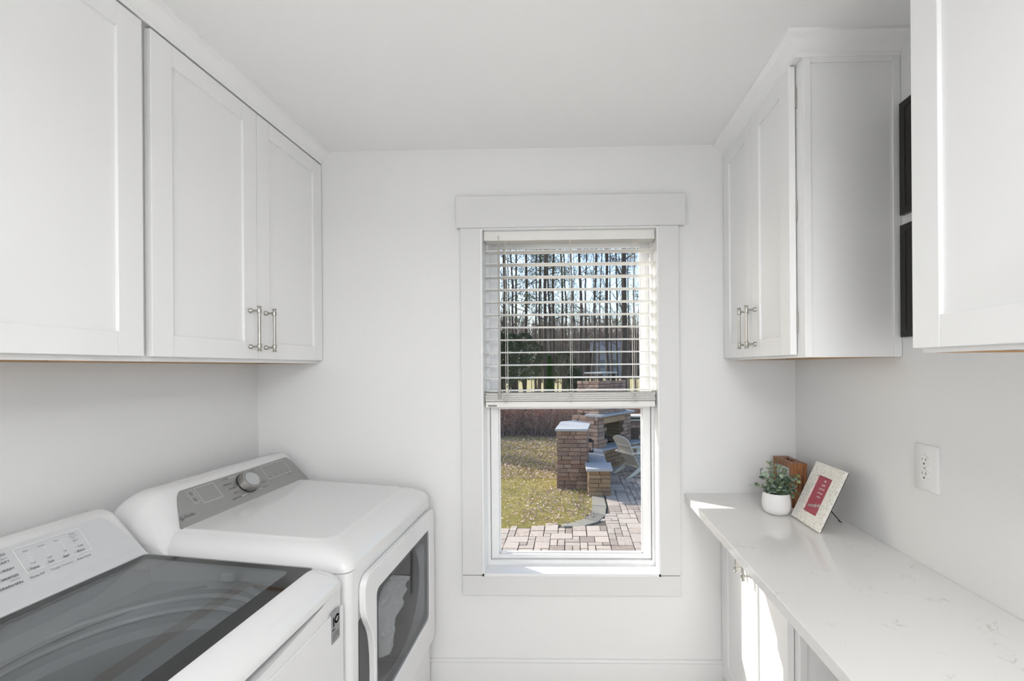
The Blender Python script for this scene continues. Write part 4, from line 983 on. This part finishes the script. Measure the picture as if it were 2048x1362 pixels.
# ---- adirondack chair
def adirondack(origin, ang, label):
    t = thing('garden_chair', (origin[0], origin[1], G+.012), label, 'chair')
    Mx = Matrix.Translation((origin[0], origin[1], G+.014)) @ Matrix.Rotation(ang, 4, 'Z') @ Matrix.Diagonal((.95, .95, .86, 1))   # local +y = forward, +x = right
    def T(mb): mb.v = [tuple(Mx @ Vector(p)) for p in mb.v]; return mb
    def plank(p0, p1, w_, th, up=(0, 0, 1)):
        p0, p1 = Vector(p0), Vector(p1); d = (p1-p0).normalized(); s = d.cross(Vector(up)).normalized(); n = s.cross(d); m = MB()
        r = []
        for p in (p0, p1): r.append([tuple(p+s*a*w_/2+n*b*th/2) for a, b in ((-1, -1), (1, -1), (1, 1), (-1, 1))])
        return m.rings(r)
    MW = M['chairw']
    for s in (-1, 1):
        x = s*.245
        # side stringer: from the front top down to the rear ground, slightly bowed
        pts = [(.36, .345), (.20, .335), (0, .27), (-.22, .155), (-.42, .03), (-.50, 0), (-.40, 0), (-.30, .02), (-.10, .11), (.12, .20), (.36, .24)]
        obj('side_rail', T(MB().prism(pts, 0, 'X', x-.012, x+.012)), MW, t, bev=.003)
        obj('front_leg', T(MB().box(x-.012+s*.024, x+.012+s*.024, .24, .34, 0, .54)), MW, t, bev=.003)
        arm = [(s*.20, .42), (s*.34, .42), (s*.355, .36), (s*.345, .10), (s*.31, -.20), (s*.29, -.36), (s*.235, -.36), (s*.235, -.10), (s*.21, .15), (s*.195, .36)]
        obj('armrest', T(MB().prism(arm, 0, 'Z', .54, .562)), MW, t, bev=.003)
    for k in range(5):
        y = .33-.095*k; z = .352-.047*k*(.6+.12*k)
        obj('seat_slat', T(plank((-.257, y, z), (.257, y, z), .082, .018)), MW, t, bev=.002)
    # fan back
    for k in range(5):
        u = k-2; xb = u*.084; xt = u*.108; L0 = .86
        b0 = Vector((xb, -.10, .20)); dirv = Vector((xt-xb, -.42, .80)).normalized()
        nrm = dirv.cross(Vector((1, 0, 0))).normalized(); side = Vector((1, 0, 0))
        pts = []
        wb_, wt_ = .038, .0525
        def topb(a_): return L0*(1-1.55*(u*.108+a_)**2)
        out = [(-wb_, 0), (wb_, 0)]+[(wt_-wt_*2*j/8, topb(wt_-wt_*2*j/8)) for j in range(9)]
        rr = [[tuple(b0+side*a+dirv*b+nrm*d) for a, b in out] for d in (-.009, .009)]
        obj('back_slat', T(MB().rings(rr)), MW, t)
    obj('lower_back_brace', T(plank((-.25, -.12, .19), (.25, -.12, .19), .07, .02)), MW, t)
    obj('back_brace', T(MB().prism([(-.30, -.36), (.30, -.36), (.25, -.285), (0, -.262), (-.25, -.285)], 0, 'Z', .518, .540)), MW, t, bev=.002)
    obj('top_brace', T(plank((-.19, -.385, .72), (.19, -.385, .72), .04, .018)), MW, t)
    return t
adirondack((1.37, 9.05), math.atan2(.54, .84)-PI/2, 'weathered white slatted garden chair on the patio seen from behind')
# ---- trees
def tree_mesh(name, seed, h, r0, lean=0, nb=12, b0=.25, blen=.22, droop=.2, fork=False, twig=3):
    q = random.Random(seed); m = MB()
    pts = []; rad = []; x = y = 0; nseg = 9
    for i in range(nseg+1):
        f_ = i/nseg; pts.append(Vector((x+lean*f_*h, y, f_*h))); rad.append(r0*(1-.75*f_)+.01); x += q.uniform(-.012, .012)*h*.5; y += q.uniform(-.01, .01)*h*.5
    m.tube(pts, rad, 7)
    def at(f_): i = min(nseg-1, int(f_*nseg)); return pts[i].lerp(pts[i+1], f_*nseg-i), rad[i]
    tips = []
    def branch(p, d, L, r, lev):
        pp = [p]; dd = d.copy(); n = 5 if lev == 0 else 3
        for i in range(n):
            dd = (dd+Vector((q.uniform(-.22, .22), q.uniform(-.22, .22), q.uniform(-.08, .22)))).normalized(); pp.append(pp[-1]+dd*L/n)
        m.tube(pp, [r*(1-.8*i/n) for i in range(n+1)], 4 if lev == 0 else 3, False)
        tips.append((pp[-1], L))
        if lev < 2:
            for k in range(twig+ (1 if lev == 0 else 0)):
                f_ = q.uniform(.3, 1); i = min(n-1, int(f_*n)); b = pp[i].lerp(pp[i+1], f_*n-i)
                e = (dd+Vector((q.uniform(-1, 1), q.uniform(-1, 1), q.uniform(-.2, .7)))*.8).normalized()
                branch(b, e, L*q.uniform(.35, .6), r*.45, lev+1)
    for k in range(nb):
        f_ = b0+(1-b0)*(k+q.random())/nb*.96; p, r = at(f_); a = q.uniform(0, 2*PI)
        d = Vector((math.cos(a), math.sin(a), q.uniform(.3, 1.1)-droop)).normalized()
        branch(p, d, h*blen*(1.1-f_*.7)*q.uniform(.6, 1.2), r*.33, 0)
    return m, tips
def needle_mesh(tips, seed, size, per=26, spread=1):
    q = random.Random(seed); v = []; f = []
    for p, L in tips:
        for k in range(per):
            o = p+Vector((q.gauss(0, 1), q.gauss(0, 1), q.gauss(0, .55)))*size*.75*spread
            d = Vector((q.uniform(-1, 1), q.uniform(-1, 1), q.uniform(-.4, 1))).normalized()*size*.42; s = d.cross(Vector((q.uniform(-1, 1), q.uniform(-1, 1), q.uniform(-1, 1)))).normalized()*size*.07
            n = len(v); v += [tuple(o-s), tuple(o+s), tuple(o+d)]; f.append((n, n+1, n+2))
    return v, f
def mesh_of(mb, name, mtl):
    me = rawmesh(name, mb.v, mb.f); me.materials.append(mtl); smooth(me, 60); return me
hard = []; thin = []
for i in range(5):
    ln_ = [0, .02, -.015, .03, -.03][i]
    m, tp_ = tree_mesh('h', 100+i, 17, .16, ln_, 11, .22, .20, .0); hard.append(mesh_of(m, 'trunk', M['bark_grey'] if i % 2 else M['bark']))
    m, tp_ = tree_mesh('h', 150+i, 16, .062, ln_, 12, .16, .15, .0); thin.append(mesh_of(m, 'trunk', M['bark_grey'] if i % 2 else M['bark']))
pines = []; tpines = []
for i in range(3):
    for r0_, dest in ((.19, pines), (.09, tpines)):
        m, tp_ = tree_mesh('p', 200+i, 19, r0_, [0, .01, -.01][i], 17, .22, .13, .25)
        me = mesh_of(m, 'trunk', M['bark'])
        v, f = needle_mesh([t_ for t_ in tp_ if t_[1] < 19*.13*.7], 300+i, .36, 11)
        nm = rawmesh('needles', v, f); nm.materials.append(M['needles']); dest.append((me, nm))
def a2x(px, Y): return (px-1141)/860*Y*1.0
def put(px, Y, kind, var, wpx, label, group=None, x=None, sz=1, rz=0):
    """trunk width wpx (in thousandths of its distance) sets the girth"""
    X = a2x(px, Y) if x is None else x
    name = 'pine_tree' if kind == 'pine' else 'bare_tree'
    rw = wpx*(1 if wpx > 12 else .72)/860*Y/2; fat = rw > .11
    r0 = (.19 if fat else .09) if kind == 'pine' else (.16 if fat else .062); PN = pines if fat else tpines; HD = hard if fat else thin
    s = rw/r0
    t = thing(name, (X, Y, G-.05), label, 'tree', group)
    t.rotation_euler = (0, 0, rz)
    me = PN[var][0] if kind == 'pine' else HD[var]
    o = bpy.data.objects.new('trunk', me); C.objects.link(o); o.parent = t; o.scale = (s, s, sz)
    if kind == 'pine':
        o2 = bpy.data.objects.new('foliage', PN[var][1]); C.objects.link(o2); o2.parent = t; o2.scale = (s, s, sz)
    return t
qq = random.Random(31)
LEFT = 'bare dark trunks in the woods left of the window middle'; 
spec = [(1008, 24, 'hard', 0, 11), (1020, 28, 'hard', 1, 6), (1027, 22, 'hard', 2, 6), (1048, 26, 'pine', 0, 9), (1068, 24, 'hard', 3, 5), (1079, 30, 'pine', 1, 8), (1091, 23, 'pine', 2, 10), (1104, 27, 'pine', 0, 8), (1110, 21, 'hard', 4, 7), (1034, 33, 'pine', 1, 8),
        (1146, 26, 'hard', 1, 5), (1152, 30, 'hard', 3, 4), (1163, 21, 'hard', 0, 9), (1171, 28, 'hard', 2, 5), (1181, 24, 'hard', 1, 7), (1188, 27, 'hard', 4, 4), (1196, 32, 'hard', 3, 4), (1214, 23, 'hard', 2, 8), (1222, 31, 'hard', 0, 4), (1237, 25, 'hard', 4, 5), (1248, 20, 'hard', 0, 13), (1257, 28, 'hard', 1, 4), (1281, 22, 'hard', 3, 6), (1270, 34, 'pine', 2, 6), (1214, 36, 'pine', 1, 7), (1125, 34, 'pine', 2, 7), (1132, 38, 'hard', 2, 6)]
for i, (px, Y, kd, var, wpx) in enumerate(spec):
    if px == 1248: lab, grp = 'thickest dark bare trunk in the woods, near the right edge of the upper window', None
    elif px == 1163: lab, grp = 'stout dark bare trunk just right of the window middle', None
    elif px == 1214 and kd == 'hard': lab, grp = 'forked bare trunk between the middle and the right edge of the upper window', None
    elif px == 1091: lab, grp = 'stout dark pine trunk behind the green conical evergreen', None
    elif px == 1281: lab, grp = 'bare tree trunk cut by the right edge of the upper window', None
    elif kd == 'pine': lab, grp = 'tall pine with dark needle clumps in the woods behind the lawn', 'pines in the woods'
    else: lab, grp = 'slender bare tree among the woods behind the lawn', 'bare trees in the woods'
    put(px, Y, kd, var, wpx, lab, grp, rz=qq.uniform(0, 6.28), sz=qq.uniform(.9, 1.15))
for i in range(12):   # deeper rows and the woods at either side of the view
    Y = qq.uniform(34, 60); px = 1141+qq.uniform(-190, 190)
    kd = 'pine' if qq.random() < (.55 if px < 1141 else .2) else 'hard'
    put(px, Y, kd, qq.randrange(3), qq.uniform(2.5, 4.5), 'tall pine with dark needle clumps in the woods behind the lawn' if kd == 'pine' else 'slender bare tree among the woods behind the lawn', 'pines in the woods' if kd == 'pine' else 'bare trees in the woods', rz=qq.uniform(0, 6.28))
for X, Y, kd in [(-11.5, 17.5, 'hard'), (-9.3, 15.2, 'hard'), (-17.5, 24.5, 'pine'), (-13.5, 18.6, 'hard'), (-15.5, 20.0, 'hard'), (-20, 24, 'hard'), (8, 22, 'hard'), (6.5, 26, 'pine'), (11, 24, 'hard'), (-8, 26, 'pine')]:
    put(0, Y, kd, qq.randrange(3), 0, 'tall pine at the side of the lawn, outside the window view' if kd == 'pine' else 'bare tree at the side of the lawn, outside the window view', 'pines beside the lawn' if kd == 'pine' else 'bare trees beside the lawn', x=X, rz=qq.uniform(0, 6.28)) if False else None
    t = thing('pine_tree' if kd == 'pine' else 'bare_tree', (X, Y, G-.05), 'tall pine beside the lawn, casting its shadow over the grass' if kd == 'pine' else 'bare tree beside the lawn, casting its shadow over the grass', 'tree', 'pines beside the lawn' if kd == 'pine' else 'bare trees beside the lawn')
    t.rotation_euler = (0, 0, qq.uniform(0, 6))
    k_ = qq.randrange(3); o = bpy.data.objects.new('trunk', pines[k_][0] if kd == 'pine' else hard[k_]); C.objects.link(o); o.parent = t
    if kd == 'pine': o2 = bpy.data.objects.new('foliage', pines[k_][1]); C.objects.link(o2); o2.parent = t
# evergreen shrubs and the green cone
def bush_mesh(seed, n, h, w_, cone=False, size=.12):
    q = random.Random(seed); v = []; f = []
    for k in range(n):
        z = q.random()**(.8)*h; a = q.uniform(0, 2*PI)
        rr_ = (w_*(1-z/h)**.7 if cone else w_*math.sin(PI*min(1, .18+.82*z/h))**.6)*q.uniform(.55, 1.05)
        o = Vector((rr_*math.cos(a), rr_*math.sin(a), z)); d = Vector((math.cos(a), math.sin(a), q.uniform(-.2, 1.2))).normalized()*size*q.uniform(.5, 1.2)
        s = d.cross(Vector((q.uniform(-1, 1), q.uniform(-1, 1), q.uniform(-1, 1)))).normalized()*size*.28
        n0 = len(v); v += [tuple(o-s), tuple(o+s), tuple(o+d)]; f.append((n0, n0+1, n0+2))
    return v, f
def bush(px, Y, h, w_, n, mtl, seed, name, label, group=None, cone=False, size=.12, lift=0):
    t = thing(name, (a2x(px, Y), Y, G-.02), label, 'shrub', group)
    v, f = bush_mesh(seed, n, h, w_, cone, size); v = [(a, b, c+lift) for a, b, c in v]; me = rawmesh('foliage', v, f); me.materials.append(mtl)
    o = bpy.data.objects.new('foliage', me); C.objects.link(o); o.parent = t
    m = MB(); q = random.Random(seed)
    for k in range(5): m.tube([(0, 0, 0), (q.uniform(-.3, .3)*w_, q.uniform(-.3, .3)*w_, lift+h*.4), (q.uniform(-.6, .6)*w_, q.uniform(-.6, .6)*w_, lift+h*.75)], [.04, .03, .01], 5)
    me = mesh_of(m, 'stems', M['bark']); o = bpy.data.objects.new('stems', me); C.objects.link(o); o.parent = t
bush(1099, 18.2, 2.72, .19, 5000, M['arbor'], 1, 'conical_evergreen', 'bright green narrow conical evergreen at the back of the lawn', cone=True, size=.10)
for i, (px, Y, h, w_, lift, lab) in enumerate([(1003, 19, 2.4, .65, 1.35, 'limbed-up dark evergreen at the left edge of the upper window'), (1026, 20.5, 2.3, .7, 1.5, 'dark evergreen left of the window middle, second from the left edge'),
        (1050, 24, 2.6, .9, 1.5, 'dark evergreen with open stems left of the bright green conical one'), (1074, 27, 2.2, .8, 1.5, 'small dark evergreen nearest the left side of the bright green cone'),
        (1150, 21, 2.0, .45, .15, 'low dark holly bush left of the fireplace chimney'), (1126, 30, 2.2, 1.0, 1.1, 'dark evergreen right of the bright green conical one'), (965, 20, 2.6, 1.0, 1.3, 'dark evergreen hidden left of the window view')]):
    bush(px, Y, h, w_, 1300, M['evergreen'], 10+i, 'evergreen_shrub', lab, 'evergreen shrubs under the trees', size=.20, lift=lift)
# bare brush hedge behind the lawn
def brush_mesh(seed, n, h, w_):
    q = random.Random(seed); m = MB()
    for k in range(n):
        x, y = q.uniform(-w_, w_), q.uniform(-.5, .5); p = Vector((x, y, 0)); d = Vector((q.uniform(-.5, .5), q.uniform(-.5, .5), 1)).normalized(); pts = [p]
        L = h*q.uniform(.5, 1.1)
        for i in range(4): d = (d+Vector((q.uniform(-.4, .4), q.uniform(-.4, .4), q.uniform(-.2, .1)))).normalized(); pts.append(pts[-1]+d*L/4)
        m.tube(pts, [.011, .009, .007, .005, .003], 3, False)
    return m
brs = []
for i in range(3):
    me = mesh_of(brush_mesh(80+i, 300, 1.15, 1.0), 'stems', M['twigs'])
    q = random.Random(90+i); v = []; f = []
    for k in range(1500):
        o = Vector((q.uniform(-1, 1), q.uniform(-.5, .5), q.uniform(.25, 1.15)**1.0)); s = q.uniform(.025, .05); a = q.uniform(0, 6.28); n0 = len(v)
        v += [tuple(o+Vector((s*math.cos(a), s*math.sin(a), q.uniform(-s, s)))), tuple(o+Vector((-s*math.cos(a), -s*math.sin(a), 0))), tuple(o+Vector((0, 0, s)))]; f.append((n0, n0+1, n0+2))
    lm = rawmesh('dry_leaves', v, f); lm.materials.append(M['dryleaf']); brs.append((me, lm))
for i in range(15):
    X = -4.6+.62*i; Y = 14.6+.5*math.sin(i*1.7)+(.0 if X < 0 else .6)
    t = thing('brush_thicket', (X, Y, G-.05), 'leafless brown brush with a few dry leaves along the back of the lawn', 'shrub', 'brush along the back of the lawn')
    t.rotation_euler = (0, 0, .2*math.sin(i*3)); t.scale = (1, 1, qq.uniform(.85, 1.2))
    me, lm = brs[i % 3]
    for nm_, mm2 in (('stems', me), ('dry_leaves', lm)): o = bpy.data.objects.new(nm_, mm2); C.objects.link(o); o.parent = t; 
# distant thicket closing the view between the trunks
q = random.Random(77); m = MB()
for k in range(5200):
    Y = q.uniform(84, 118); X = q.uniform(-.22, .22)*Y*1.25; h = q.uniform(5, 15); d = Vector((q.uniform(-.25, .25), 0, 1)).normalized()
    p0_ = Vector((X, Y, G)); p1 = p0_+d*h*.5; p2 = p1+Vector((q.uniform(-1.5, 1.5), q.uniform(-.3, .3), h*.5)); s_ = q.uniform(.05, .13)
    m.tube([p0_, p1, p2], [s_*1.6, s_, s_*.3], 3, False)
    if q.random() < .8: m.tube([p1, p1+Vector((q.uniform(-2.5, 2.5), q.uniform(-.3, .3), q.uniform(1, 3.5)))], [s_*.8, .01], 3, False)
me = rawmesh('far_thicket', m.v, m.f); me.materials.append(M['twigs']); o = bpy.data.objects.new('far_thicket', me); C.objects.link(o); o['kind'] = 'stuff'
tag(o, 'distant tangle of leafless brown saplings closing the woods', 'thicket')
# saplings between the trunks
for j_ in range(26):
    Y = q.uniform(24, 40); X = q.uniform(-.19, .19)*Y
    t = thing('sapling', (X, Y, G-.03), 'thin leafless sapling between the larger trunks', 'sapling', 'saplings in the woods'); t.rotation_euler = (0, 0, q.uniform(0, 6))
    o = bpy.data.objects.new('stem', thin[j_ % 5]); C.objects.link(o); o.parent = t; o.scale = (.34, .34, q.uniform(.22, .42))
# far house glimpsed through the trunks
fh = thing('far_house', (8.8, 83, G), 'pale blue-grey house glimpsed far behind the trunks on the right', 'house')
obj('house_wall', MB().box(4.2, 10.5, 80, 86, G, 4.2), M['siding'], fh, sm=False)
obj('house_roof', MB().prism([(79.4, 4.2), (86.6, 4.2), (83, 6.2)], 0, 'X', 3.8, 10.9), M['roof'], fh, sm=False)
for k in range(2):
    wo_ = obj('house_window', MB().box(5.4+2.1*k, 6.5+2.1*k, 79.95, 80.02, 1.0, 2.8), M['far_trim'], fh, sm=False)
    obj('window_pane', MB().box(5.48+2.1*k, 6.42+2.1*k, 79.92, 79.96, 1.08, 2.72), M['far_pane'], wo_, sm=False)
obj('house_door', MB().box(4.4, 5.2, 79.95, 80.02, G, 1.5), M['far_trim'], fh, sm=False)
